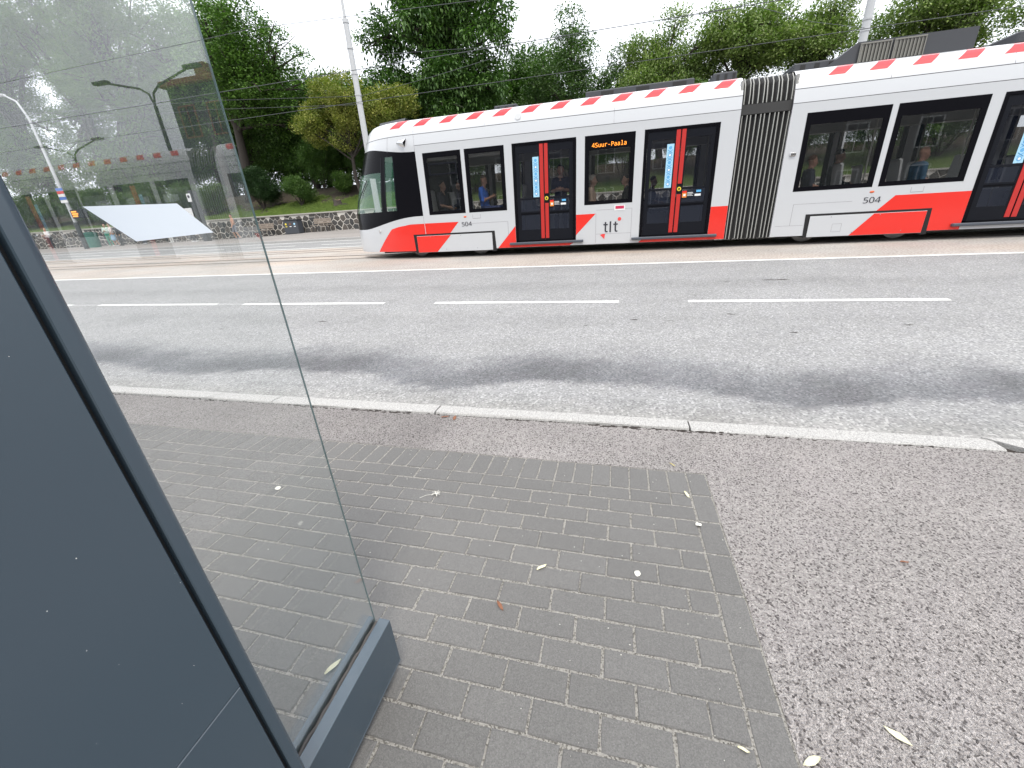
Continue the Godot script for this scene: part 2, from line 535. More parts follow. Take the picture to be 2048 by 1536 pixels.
	for q in [[2.0, -5.55, 0.30], [1.25, -5.5, 0.10], [-0.3, -3.35, 0.09], [0.15, -3.3, 0.07], [0.9, -3.6, 0.10], [-0.9, -3.1, 0.06], [1.4, -2.9, 0.07], [-2.2, -3.7, 0.08], [-4.9, -3.2, 0.10], [2.6, -3.2, 0.08], [-6.4, -2.8, 0.12], [0.6, -4.6, 0.07]]:
		for k in 5:
			var cx = q[0] + rng.randf_range(-0.5, 0.5) * q[2]; var cz = q[1] + rng.randf_range(-0.15, 0.15) * q[2]
			var lx = q[2] * rng.randf_range(0.2, 0.5); var lz = q[2] * rng.randf_range(0.04, 0.12)
			var pts = []
			for a in 7: pts.append(V(cx + cos(TAU * a / 7.0) * lx * rng.randf_range(0.6, 1.1), 0, cz - sin(TAU * a / 7.0) * lz * rng.randf_range(0.5, 1.2)))
			for a in 7:
				var p0 = V(cx, road_y(cz) + 0.003, cz); var p1 = pts[a]; var p2 = pts[(a + 1) % 7]
				g.t3(p0, V(p1.x, road_y(p1.z) + 0.003, p1.z), V(p2.x, road_y(p2.z) + 0.003, p2.z))
	structure(put("road_cracks", g, "dirt_gap"), "stuff")
	# near pavement: coarse asphalt round the paved area
	var walk_col = func(x, z):
		var v = 0.50 + 0.03 * nz(n1, x, z) + 0.02 * nz(n2, x, z)
		var p = smoothstep(0.05, 0.5, nz(n2, x * 0.5 + 30.0, z * 0.8))
		if x > -1.2 and z < 0.2: v += 0.05 * p
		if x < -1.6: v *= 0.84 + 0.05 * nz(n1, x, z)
		return Color(v * 1.03, v * 0.985, v * 0.965, 1)
	var walk_y = func(_x, z): return SLOPE * z - 0.001
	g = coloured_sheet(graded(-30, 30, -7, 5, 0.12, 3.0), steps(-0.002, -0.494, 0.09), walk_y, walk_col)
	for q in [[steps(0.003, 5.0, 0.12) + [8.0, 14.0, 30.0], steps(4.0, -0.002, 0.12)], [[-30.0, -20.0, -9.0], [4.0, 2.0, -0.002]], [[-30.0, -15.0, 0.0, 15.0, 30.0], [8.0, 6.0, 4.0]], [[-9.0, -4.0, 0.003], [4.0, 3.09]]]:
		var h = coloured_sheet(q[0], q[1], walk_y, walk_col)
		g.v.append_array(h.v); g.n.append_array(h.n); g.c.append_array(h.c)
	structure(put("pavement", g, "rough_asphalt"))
	# bedding under the kerb, seen as the dark gap behind the stones
	structure(put("kerb_bedding", boxgeo(V(-30, -0.4, -0.67), V(30, -0.034, -0.488)), "dirt_gap"))
	var kerb = Node3D.new(); kerb.name = "kerb"; add_child(kerb); structure(kerb)
	var jt = [-28.0, -26.3, -24.6, -22.9, -21.2, -19.5, -17.8, -16.1, -14.4, -12.7, -11.0, -9.3, -7.6, -6.75, -5.08, -3.35, -1.83, 0.0, 1.66, 3.3, 5.0, 6.7, 8.4, 10.1, 11.8, 13.5]
	for i in jt.size() - 1:
		g = geo()
		var gap = 0.006 if jt[i] != 1.66 else 0.055
		var z0 = -0.512 + rng.randf_range(-0.008, 0.008); var dy = rng.randf_range(-0.006, 0.006)
		var lo = V(jt[i] + gap, -0.35, -0.652); var hi = V(jt[i + 1] - 0.006, -0.006 + dy, z0)
		if jt[i] == 1.66:
			dy = 0.0
		kerb_stone(g, lo, hi, 0.018, jt[i] == 1.66)
		put("kerb_stone", g, "granite", kerb)
	# rim of dirt and moss that has grown along the back of the kerb
	g = geo()
	for k in 900:
		var x = rng.randf_range(-5.5, 3.2)
		var f = 0.4 + 0.6 * clampf(0.5 + nz(n2, x * 0.8, 2.0) * 1.4, 0, 1)
		if rng.randf() > f: continue
		var s = rng.randf_range(0.003, 0.013) * f
		g.blob(V(x, SLOPE * -0.5 + 0.0, -0.492 + rng.randf_range(-0.012, 0.02)), V(s * rng.randf_range(1.0, 2.6), s * 0.35, s * 0.8), 6, 3)
	structure(put("kerb_moss", g, "dirt_gap"), "stuff")

func kerb_stone(g, lo, hi, e, skew):
	# granite block with its two long top edges rounded off; the skewed one is broken at one end
	var prof = [Vector2(hi.z, lo.y), Vector2(hi.z, hi.y - e), Vector2(hi.z - e * 0.35, hi.y - e * 0.35), Vector2(hi.z - e, hi.y), Vector2(lo.z + e, hi.y - 0.004), Vector2(lo.z + e * 0.3, hi.y - e * 0.4), Vector2(lo.z, hi.y - e * 1.3), Vector2(lo.z, lo.y)]
	var n = 7
	var rows = []
	for i in n:
		var row = []
		for p in prof:
			var x = lerpf(lo.x, hi.x, float(i) / (n - 1))
			if skew and i == 0: x += (p.x - lo.z) * 1.0 - 0.10
			var w = 0.0 if i in [0, n - 1] else rng.randf_range(-0.0022, 0.0022)
			row.append(V(x, p.y + w, p.x + w))
		rows.append(row)
	for i in n - 1:
		for j in prof.size() - 1:
			g.quad(rows[i][j], rows[i + 1][j], rows[i + 1][j + 1], rows[i][j + 1])
	for k in range(1, prof.size() - 1):
		g.t3(rows[0][0], rows[0][k], rows[0][k + 1])
		g.t3(rows[-1][0], rows[-1][k + 1], rows[-1][k])

# ------------------------------------------------------------------ concrete pavers
func build_paving():
	var root = Node3D.new(); root.name = "paving"; add_child(root); structure(root)
	root.rotation.x = -atan(SLOPE)
	var meshes = {}
	for kind in 3:
		var list = []
		for k in 4:
			var size = [V(0.1945, 0, 0.0943), V(0.0945, 0, 0.1945), V(0.0945, 0, 0.0943)][kind]
			list.append(paver_mesh(size))
		meshes[kind] = list
	var spots = []       # [x, z, kind]
	for k in 90: spots.append([-0.05 - 0.1 * k, 0.1, 1])
	for k in 14: spots.append([-0.05, 0.3 + 0.2 * k, 1])
	for r in 28:
		var z = 0.25 + 0.1 * r
		# rows start beside the edge course, every other one with a half paver
		var x = -0.1
		if r % 2 == 0:
			spots.append([x - 0.05, z, 2]); x -= 0.1
		while x > -6.0:
			spots.append([x - 0.1, z, 0]); x -= 0.2
	var cam_pos = $camera.global_position
	var inv = Transform3D(Basis.from_euler($camera.rotation), cam_pos).affine_inverse()
	var half = tan(deg_to_rad(86.88 / 2)); 
	var shown = []; var rest = []
	for s in spots:
		var p = inv * V(s[0], SLOPE * s[1], s[1])
		var score = 0.0
		if p.z < -0.2:
			var u = absf(p.x / -p.z) / (half * 4.0 / 3.0); var w = absf(p.y / -p.z) / half
			if u < 1.06 and w < 1.08 and not hidden_by_panel(V(s[0], SLOPE * s[1], s[1]), cam_pos):
				score = 1.0 / (p.z * p.z)
		if score > 0: shown.append([score, s])
		else: rest.append(s)
	shown.sort_custom(func(a, b): return a[0] > b[0])
	for k in range(300, shown.size()): rest.append(shown[k][1])
	for k in mini(300, shown.size()):
		var s = shown[k][1]
		var o = MeshInstance3D.new(); o.name = "paver"
		o.mesh = meshes[s[2]][rng.randi() % 4]
		o.material_override = M["paver%d" % (rng.randi() % 5)]
		root.add_child(o, true)
		place_paver(o, s)
	var mm = SurfaceTool.new()
	var count = 0
	for s in rest:
		var t = Transform3D(Basis(), V(s[0], 0, s[1]))
		mm.append_from(meshes[s[2]][rng.randi() % 4], 0, t); count += 1
	var o2 = put("paver_field", mm.commit(), "paver0", root)
	structure(o2, "stuff")
	var g = boxgeo(V(-9.0, -0.12, -0.008), V(0.012, -0.0027, 3.10))
	put("joint_filling", g, "joint_sand", root)

func hidden_by_panel(p, c):
	var t = (-1.10 - c.x) / (p.x - c.x)
	if t <= 0 or t >= 1: return false
	return c.z + (p.z - c.z) * t > 1.74

func place_paver(o, s):
	o.position = V(s[0] + rng.randf_range(-0.0012, 0.0012), rng.randf_range(-0.0012, 0.0012), s[1] + rng.randf_range(-0.0012, 0.0012))
	o.rotation = V(rng.randf_range(-0.007, 0.007), rng.randf_range(-0.008, 0.008), rng.randf_range(-0.005, 0.005))

func paver_mesh(size):
	# a block whose top edge is rounded off unevenly
	var g = geo()
	var hx = size.x / 2; var hz = size.z / 2
	var ring = []
	for q in [[-1, 1], [1, 1], [1, -1], [-1, -1]]: ring.append(Vector2(q[0], q[1]))
	var pts = []
	for k in 4:
		var a = ring[k]; var b = ring[(k + 1) % 4]
		for j in 4:
			var t = j / 4.0
			var w = a.lerp(b, t)
			pts.append(Vector2(w.x * hx, w.y * hz))
	var inner = []; var outer = []; var low = []
	for k in pts.size():
		var p = pts[k]
		var corner = 0.0015 if k % 4 == 0 else 0.0
		var e = rng.randf_range(0.0025, 0.0055)
		var q = Vector2(p.x - signf(p.x) * minf(e + corner, absf(p.x)) * (1.0 if absf(absf(p.x) - hx) < 0.0001 else 0.0), p.y - signf(p.y) * (e + corner) * (1.0 if absf(absf(p.y) - hz) < 0.0001 else 0.0))
		inner.append(V(q.x, 0, q.y))
		var o = rng.randf_range(0.0, 0.0012)
		outer.append(V(p.x * (1.0 - o / hx), -rng.randf_range(0.002, 0.0045), p.y * (1.0 - o / hz)))
		low.append(V(p.x * (1.0 - o / hx), -0.03, p.y * (1.0 - o / hz)))
	var ctr = V(0, 0.0004, 0)
	for k in pts.size():
		var l = (k + 1) % pts.size()
		g.t3(ctr, inner[k], inner[l])
		g.quad(outer[k], outer[l], inner[l], inner[k])
		g.quad(low[k], low[l], outer[l], outer[k])
	return g.mesh()

# ------------------------------------------------------------------ far pavement, stone wall, park
func wall_base(x): return 0.68 + 0.19 * smoothstep(-31.0, -20.0, x)

func far_y(x, z):
	if z > -18.99: return 0.60
	return lerpf(0.60, wall_base(x), clampf((-18.99 - z) / 7.5, 0, 1))

func park_y(x, z):
	var d = maxf(0.0, -26.85 - z)
	var y = 2.12 + 0.22 * d + 0.045 * minf(d, 6.0) * minf(d, 6.0) * 0.5
	y = minf(y, 2.12 + 0.22 * 6.0 + 0.81 + (d - 6.0) * 0.07) if d > 6.0 else y
	return y + 0.10 * sin(x * 0.7 + z * 0.4) * minf(d * 0.3, 1.0)

func build_far_side():
	var n1 = noise(FastNoiseLite.TYPE_SIMPLEX, 0.3, 81, 3)
	var n2 = noise(FastNoiseLite.TYPE_SIMPLEX, 1.1, 82, 3)
	var g
	var kerb = Node3D.new(); kerb.name = "far_kerb"; add_child(kerb); structure(kerb)
	for k in 60:
		var x = -88.0 + k * 2.0
		g = geo(); g.cbox(V(x, 0.3, -18.99), V(x + 1.985, 0.602, -18.85), 0.012)
		put("kerb_stone", g, "granite", kerb)
	var cf = func(x, z):
		var v = 0.30 + 0.04 * nz(n1, x, z) + 0.02 * nz(n2, x, z)
		return Color(v * 1.04, v * 0.985, v * 0.95, 1)
	structure(put("far_pavement", coloured_sheet(graded(-90, 45, -60, -10, 1.0, 3.0), steps(-18.99, -26.6, 0.6), func(x, z): return far_y(x, z), cf), "track_bed"))
	# park slope: grass near the wall, bare earth under the trees
	var pf = func(x, z):
		var d = -26.85 - z
		var a = nz(n1, x * 0.8, z * 0.8) + 0.5 * nz(n2, x, z)
		var bare = smoothstep(2.6, 4.2, d + a * 1.8 + smoothstep(-26.0, -30.0, x) * 1.6)
		var gr = Color(0.085, 0.15, 0.028).lerp(Color(0.13, 0.19, 0.04), 0.5 + 0.5 * nz(n2, x * 0.6, z * 0.6))
		return gr.lerp(Color(0.075, 0.06, 0.04), bare)
	structure(put("park_lawn", coloured_sheet(graded(-95, 70, -40, -14, 0.35, 3.0), steps(-26.85, -38.0, 0.4) + [-41.0, -46.0, -55.0, -70.0, -100.0], func(x, z): return park_y(x, z), pf), "soil"))
	# blades of grass on the open slope
	var tuft = geo()
	for k in 14:
		var a = rng.randf() * TAU; var r = rng.randf() * 0.11
		var p = V(cos(a) * r, 0, sin(a) * r)
		var lean = V(rng.randf_range(-0.05, 0.05), rng.randf_range(0.07, 0.13), rng.randf_range(-0.05, 0.05))
		var s = V(cos(a * 3.0), 0, sin(a * 3.0)) * 0.007
		tuft.t3(p - s, p + s, p + lean)
	var xf = []; var cols = []
	for k in 15000:
		var x = rng.randf_range(-36.0, -16.0); var d = rng.randf_range(0.02, 4.2)
		var z = -26.85 - d
		var a = nz(n1, x * 0.8, z * 0.8) + 0.5 * nz(n2, x, z)
		var bare = smoothstep(2.6, 4.2, d + a * 1.8 + smoothstep(-26.0, -30.0, x) * 1.6)
		if rng.randf() < bare * 0.97: continue
		var s = rng.randf_range(0.7, 1.5)
		xf.append(Transform3D(Basis(Vector3.UP, rng.randf() * TAU).scaled(V(s, s * rng.randf_range(0.6, 1.2), s)), V(x, park_y(x, z) - 0.01, z)))
		var t = rng.randf()
		cols.append(Color(0.10, 0.17, 0.03).lerp(Color(0.19, 0.26, 0.05), t))
	var mi = multi("grass", tuft.mesh(), xf, cols, "grass", null)
	structure(mi, "stuff")
	tag(mi, "short bright green grass on the slope above the stone wall", "grass")
	build_stone_wall()

func multi(called, mesh, xf, cols, m, parent):
	var mm = MultiMesh.new()
	mm.transform_format = MultiMesh.TRANSFORM_3D
	mm.use_colors = true
	mm.mesh = mesh
	mm.instance_count = xf.size()
	for k in xf.size():
		mm.set_instance_transform(k, xf[k]); mm.set_instance_color(k, cols[k])
	var o = MultiMeshInstance3D.new()
	o.multimesh = mm; o.material_override = M[m]
	if parent == null:
		o.name = numbered(called); add_child(o)
	else:
		o.name = called; parent.add_child(o, true)
	return o

func build_stone_wall():
	var w = thing("stone_wall", "low wall of dark polygonal fieldstones with pale mortar below the park", "wall", V(-32, 0.6, -26.5))
	var top = 2.09
	var place = func(o): o.position -= w.position
	var o = put("mortar_core", boxgeo(V(-75, 0.2, -26.95), V(19, top, -26.53)), "mortar", w); place.call(o)
	for k in 47:
		var x = -75.0 + k * 2.0
		var g = geo(); g.cbox(V(x, top, -27.02), V(x + 1.99, top + 0.09, -26.44), 0.012)
		o = put("coping_stone", g, "coping", w); place.call(o)
	# seeds on a jittered brick lattice, cells cut out of the plane of half spaces
	var sx = 0.46; var sy = 0.37
	var seeds = {}
	var nx = int(94 / sx)
	for j in range(-1, 6):
		for i in range(-1, nx + 2):
			seeds[Vector2i(i, j)] = Vector2(-75.0 + (i + 0.5 * (j & 1)) * sx + rng.randf_range(-0.17, 0.17), 0.62 + (j + 0.0) * sy + rng.randf_range(-0.13, 0.13))
	var far_g = geo()
	var shown = 0
	for j in range(0, 5):
		for i in range(0, nx):
			var c = seeds[Vector2i(i, j)]
			if c.y > top: continue
			var poly = PackedVector2Array([c + Vector2(-0.6, -0.6), c + Vector2(0.6, -0.6), c + Vector2(0.6, 0.6), c + Vector2(-0.6, 0.6)])
			for dj in range(-1, 2):
				for di in range(-2, 3):
					if di == 0 and dj == 0: continue
					var q = seeds.get(Vector2i(i + di, j + dj))
					if q == null: continue
					poly = cut(poly, (c + q) * 0.5, (q - c).normalized(), 0.027)
			poly = cut(poly, Vector2(c.x, top - 0.02), Vector2(0, 1), 0.0)
			poly = cut(poly, Vector2(c.x, 0.5), Vector2(0, -1), 0.0)
			if poly.size() < 3: continue
			var alone = c.x > -57.0 and c.x < -19.0 and shown < 300 and c.y > wall_base(c.x) - 0.1
			var g = geo() if alone else far_g
			var d = rng.randf_range(0.012, 0.05)
			stone(g, poly, -26.53, -26.53 + d)
			if alone:
				o = put("stone", g, "stone%d" % (rng.randi() % 4), w); place.call(o); shown += 1
	o = put("more_stones", far_g, "stone0", w); place.call(o)
	structure(o, "stuff")

func cut(poly, p, n, inset):
	var out = PackedVector2Array()
	for k in poly.size():
		var a = poly[k]; var b = poly[(k + 1) % poly.size()]
		var da = (a - p).dot(n) + inset; var db = (b - p).dot(n) + inset
		if da <= 0: out.append(a)
		if (da < 0 and db > 0) or (da > 0 and db < 0): out.append(a.lerp(b, da / (da - db)))
	return out

func stone(g, poly, z0, z1):
	var ctr = Vector2.ZERO
	for p in poly: ctr += p / poly.size()
	var n = poly.size()
	for k in n:
		var a = poly[k]; var b = poly[(k + 1) % n]
		var ia = ctr.lerp(a, 0.86); var ib = ctr.lerp(b, 0.86)
		g.quad(V(a.x, a.y, z0), V(b.x, b.y, z0), V(b.x, b.y, z1 - 0.012), V(a.x, a.y, z1 - 0.012))
		g.quad(V(a.x, a.y, z1 - 0.012), V(b.x, b.y, z1 - 0.012), V(ib.x, ib.y, z1), V(ia.x, ia.y, z1))
		g.t3(V(ctr.x, ctr.y, z1 + 0.004), V(ia.x, ia.y, z1), V(ib.x, ib.y, z1))

# ------------------------------------------------------------------ the shelter beside the camera
func build_shelter():
	var s = thing("bus_shelter", "slate blue metal shelter side with a large clear glass pane", "shelter", V(-1.18, 0.04, 1.7))
	s.rotation.x = 0.019          # the whole shelter leans slightly
	var base = Transform3D(Basis(Vector3.RIGHT, 0.019), V(-1.18, 0.04, 1.7)).affine_inverse()
	var L = func(x, y, z): return V(x + 1.18, y - 0.04, z - 1.7)
	# bottom rail: a channel that holds the glass, with its open slot on top
	var g = geo()
	var z0 = -0.396; var z1 = 0.05
	g.cbox(V(-0.022, 0.028, z0), V(0.05, 0.034, z1), 0.001)
	g.cbox(V(0.014, 0.034, z0), V(0.05, 0.219, z1), 0.0015)
	g.cbox(V(-0.022, 0.034, z0), V(-0.004, 0.219, z1), 0.0015)
	g.box(V(-0.004, 0.034, z0 + 0.002), V(0.014, 0.20, z0 + 0.006))
	put("bottom_rail", g, "slate_paint", s)
	g = geo()
	g.box(V(-0.0035, 0.15, z0 + 0.008), V(0.0135, 0.206, z1))
	put("slot", g, "black_gap", s)
	g = geo()
	var path = []
	for k in 26:
		path.append(V(0.0095 + 0.0018 * sin(k * 1.7) + 0.0012 * sin(k * 0.6), 0.2145 + 0.0012 * sin(k * 2.3), lerpf(z0 + 0.012, z1, k / 25.0)))
	g.tube(path, 0.0052, 6)
	put("gasket", g, "rubber", s)
	# the pane, two faces and a polished greenish edge
	g = geo()
	var gx0 = -0.0005; var gx1 = 0.0045; var gz = -0.388
	# besides the two outer faces, an added inner pair doubles the mirrored sky
	for x in [gx1, gx0 + 0.0022]: g.quad(V(x, 0.16, 0.05), V(x, 0.16, gz + 0.001), V(x, 2.6, gz + 0.001), V(x, 2.6, 0.05))
	for x in [gx0, gx1 - 0.0022]: g.quad(V(x, 0.16, gz + 0.001), V(x, 0.16, 0.05), V(x, 2.6, 0.05), V(x, 2.6, gz + 0.001))
	put("glass_pane", g, "shelter_glass", s)
	g = geo()
	g.cbox(V(gx0, 0.16, gz - 0.001), V(gx1, 2.6, gz + 0.0008), 0.0008)
	put("pane_edge", g, "glass_edge", s)
	# pale parallelogram mark stuck on the glass at eye height
	var q = []
	for p in [[1.4175, 1.6095], [1.3715, 1.5625], [1.3765, 1.437], [1.4215, 1.4835]]:
		var w = base * V(-1.18, p[0], p[1])
		q.append(V(gx1 + 0.0006, w.y, w.z))
	g = geo(); g.quad(q[0], q[1], q[2], q[3])
	var st = put("glass_mark", g, "sticker", s)
	st.set_meta("label", "pale blue parallelogram mark stuck on the glass")
	# the wide post: a rounded corner strip, a shadow groove and two flush panels
	var fx = 0.08
	var prof = [Vector2(-0.08, -0.018)]
	for k in 9:
		var a = PI * 0.5 * k / 8.0
		prof.append(Vector2(fx - 0.012 + 0.012 * sin(a), -0.018 + 0.012 - 0.012 * cos(a)))
	prof.append(Vector2(fx, 0.006)); prof.append(Vector2(fx - 0.0015, 0.0075)); prof.append(Vector2(fx - 0.03, 0.0075))
	g = geo()
	for k in prof.size() - 1:
		var a = prof[k]; var b = prof[k + 1]
		var na = V(1, 0, 0); var nb = V(1, 0, 0)
		var d = (b - a).normalized()
		na = V(d.y, 0, -d.x); nb = na
		if k >= 1 and k <= 8:
			na = V(sin(PI * 0.5 * (k - 1) / 8.0), 0, -cos(PI * 0.5 * (k - 1) / 8.0)); nb = V(sin(PI * 0.5 * k / 8.0), 0, -cos(PI * 0.5 * k / 8.0))
		var A = V(a.x, 0.0, a.y); var B = V(b.x, 0.0, b.y); var H = V(0, 2.6, 0)
		g.t3n(B, A, A + H, nb, na, na); g.t3n(B, A + H, B + H, nb, na, nb)
	put("corner_post", g, "slate_paint", s)
	put("groove", boxgeo(V(-0.06, 0.0, 0.006), V(fx - 0.012, 2.6, 0.017)), "black_gap", s)
	var seam_y = 0.622
	g = geo(); g.cbox(V(-0.06, seam_y + 0.0012, 0.0158), V(fx, 2.6, 1.3), 0.0014)
	put("upper_panel", g, "slate_paint", s)
	g = geo(); g.cbox(V(-0.06, 0.02, 0.0158), V(fx - 0.0006, seam_y - 0.0012, 1.3), 0.0014)
	put("lower_panel", g, "slate_paint", s)
	# dust specks on the paint
	g = geo()
	for k in 60:
		var y = rng.randf_range(0.2, 1.6); var z = rng.randf_range(0.0, 0.5)
		var r = rng.randf_range(0.0002, 0.0006)
		g.blob(V(fx + 0.0002, y, z), V(r * 0.4, r * rng.randf_range(0.7, 1.6), r), 6, 4)
	structure(put("paint_specks", g, "speck", s), "stuff")

# ------------------------------------------------------------------ the tram
var tram
const BOT = 0.50
const W0 = 1.42
const W1 = 2.89
# the section across the body from the eaves up: (inset from the side, height)
const EAVES = [[0.0, 2.86], [0.0, 3.075], [0.0, 3.085], [0.012, 3.2], [0.03, 3.325], [0.032, 3.337], [0.06, 3.43], [0.10, 3.52], [0.16, 3.60], [0.26, 3.68], [0.40, 3.72], [0.70, 3.745], [1.2, 3.75]]

func side_box(g, x0, x1, y0, y1, near = true, z_out = 0.0, thick = 0.05):
	if x1 - x0 < 0.002 or y1 - y0 < 0.002: return
	if near: g.box(V(x0, y0, SIDE - thick), V(x1, y1, SIDE + z_out))
	else: g.box(V(x0, y0, 2 * MID - SIDE - z_out), V(x1, y1, 2 * MID - SIDE + thick))

func eaves_strip(g, x0, x1, i0, i1):
	for s in [1.0, -1.0]:
		var P = []
		for i in range(i0, i1 + 1):
			var e = EAVES[i]
			var z = MID + s * (1.2 - e[0])
			P.append([V(x0, e[1], z), V(x1, e[1], z)])
		g.grid(P, s < 0)

# a section of the train: openings is a list of [x0, x1, "window" or "door"]
func section(called, x0, x1, openings):
	var g = geo()
	var cuts = openings.duplicate()
	var x = x0
	for o in cuts + [[x1, x1, "end"]]:
		for near in [true, false]:
			side_box(g, x, o[0], BOT, 2.86, near)
			if o[2] == "window":
				side_box(g, o[0], o[1], BOT, W0, near)
			elif o[2] == "door":
				if near: side_box(g, o[0], o[1], BOT, 0.60, near)
				else: side_box(g, o[0], o[1], BOT, W0, near)
		x = o[1]
	eaves_strip(g, x0, x1, 0, 1); eaves_strip(g, x0, x1, 2, 4); eaves_strip(g, x0, x1, 5, EAVES.size() - 1)
	# thickness behind the openings and in the roof
	var b = put(called, g, "tram_white", tram)
	g = geo()
	for s in [1.0, -1.0]:
		var z = MID + s * 1.17
		g.quad(V(x0, 2.9, z - s * 0.025), V(x1, 2.9, z - s * 0.025), V(x1, 3.36, z - s * 0.025), V(x0, 3.36, z - s * 0.025))
	put("panel_gap", g, "seam", b)
	# interior lining
	g = geo()
	g.box(V(x0 + 0.05, 0.60, MID - 1.13), V(x1 - 0.05, 0.66, MID + 1.13))
	put("floor", g, "interior_floor", tram)
	g = geo()
	g.box(V(x0 + 0.02, 2.93, MID - 1.14), V(x1 - 0.02, 2.98, MID + 1.14))
	for s in [-1.0, 1.0]: g.box(V(x0 + 0.02, 2.72, MID + s * 1.0 - 0.12), V(x1 - 0.02, 2.93, MID + s * 1.0 + 0.12))
	put("ceiling", g, "interior", tram)
	return b

func window(x0, x1, near = true, hopper = false, top_pad = 0.10):
	var w = Node3D.new(); w.name = "window"; tram.add_child(w, true)
	var zf = SIDE + 0.002 if near else 2 * MID - SIDE - 0.002
	var dz = -1.0 if near else 1.0
	var g = geo()
	var px0 = x0 + 0.10; var px1 = x1 - 0.10; var py0 = W0 + 0.085; var py1 = W1 - top_pad
	for r in [[x0, x1, W0, py0], [x0, x1, py1, W1], [x0, px0, py0, py1], [px1, x1, py0, py1]]:
		g.box(V(r[0], r[2], minf(zf, zf + dz * 0.04)), V(r[1], r[3], maxf(zf, zf + dz * 0.04)))
	put("frame", g, "tram_black", w)
	g = geo()
	var z = zf + dz * 0.006
	g.quad(V(px0, py0, z), V(px1, py0, z), V(px1, py1, z), V(px0, py1, z))
	g.quad(V(px1, py0, z - 0.006), V(px0, py0, z - 0.006), V(px0, py1, z - 0.006), V(px1, py1, z - 0.006))
	put("pane", g, "tram_glass", w)
	if hopper:
		g = geo()
		var a = V(px0 + 0.03, 2.36, zf); var b = V(px1 - 0.03, 2.64, zf)
		for r in [[a.x, b.x, 2.36, 2.40], [a.x, b.x, 2.60, 2.64], [a.x, a.x + 0.04, 2.40, 2.60], [b.x - 0.04, b.x, 2.40, 2.60]]:
			g.cbox(V(r[0], r[2], zf - 0.02), V(r[1], r[3], zf + 0.008), 0.003)
		put("hopper_frame", g, "door_black", w)
	return w

func front_slab(called, poly, m, parent, z0 = 0.0, z1 = 0.003):
	var g = geo()
	var q = PackedVector2Array()
	for p in poly: q.append(Vector2(p[0], p[1]))
	g.slab(q, SIDE + z0, SIDE + z1)
	return put(called, g, m, parent)

func rect(x0, x1, y0, y1): return [[x0, y0], [x1, y0], [x1, y1], [x0, y1]]

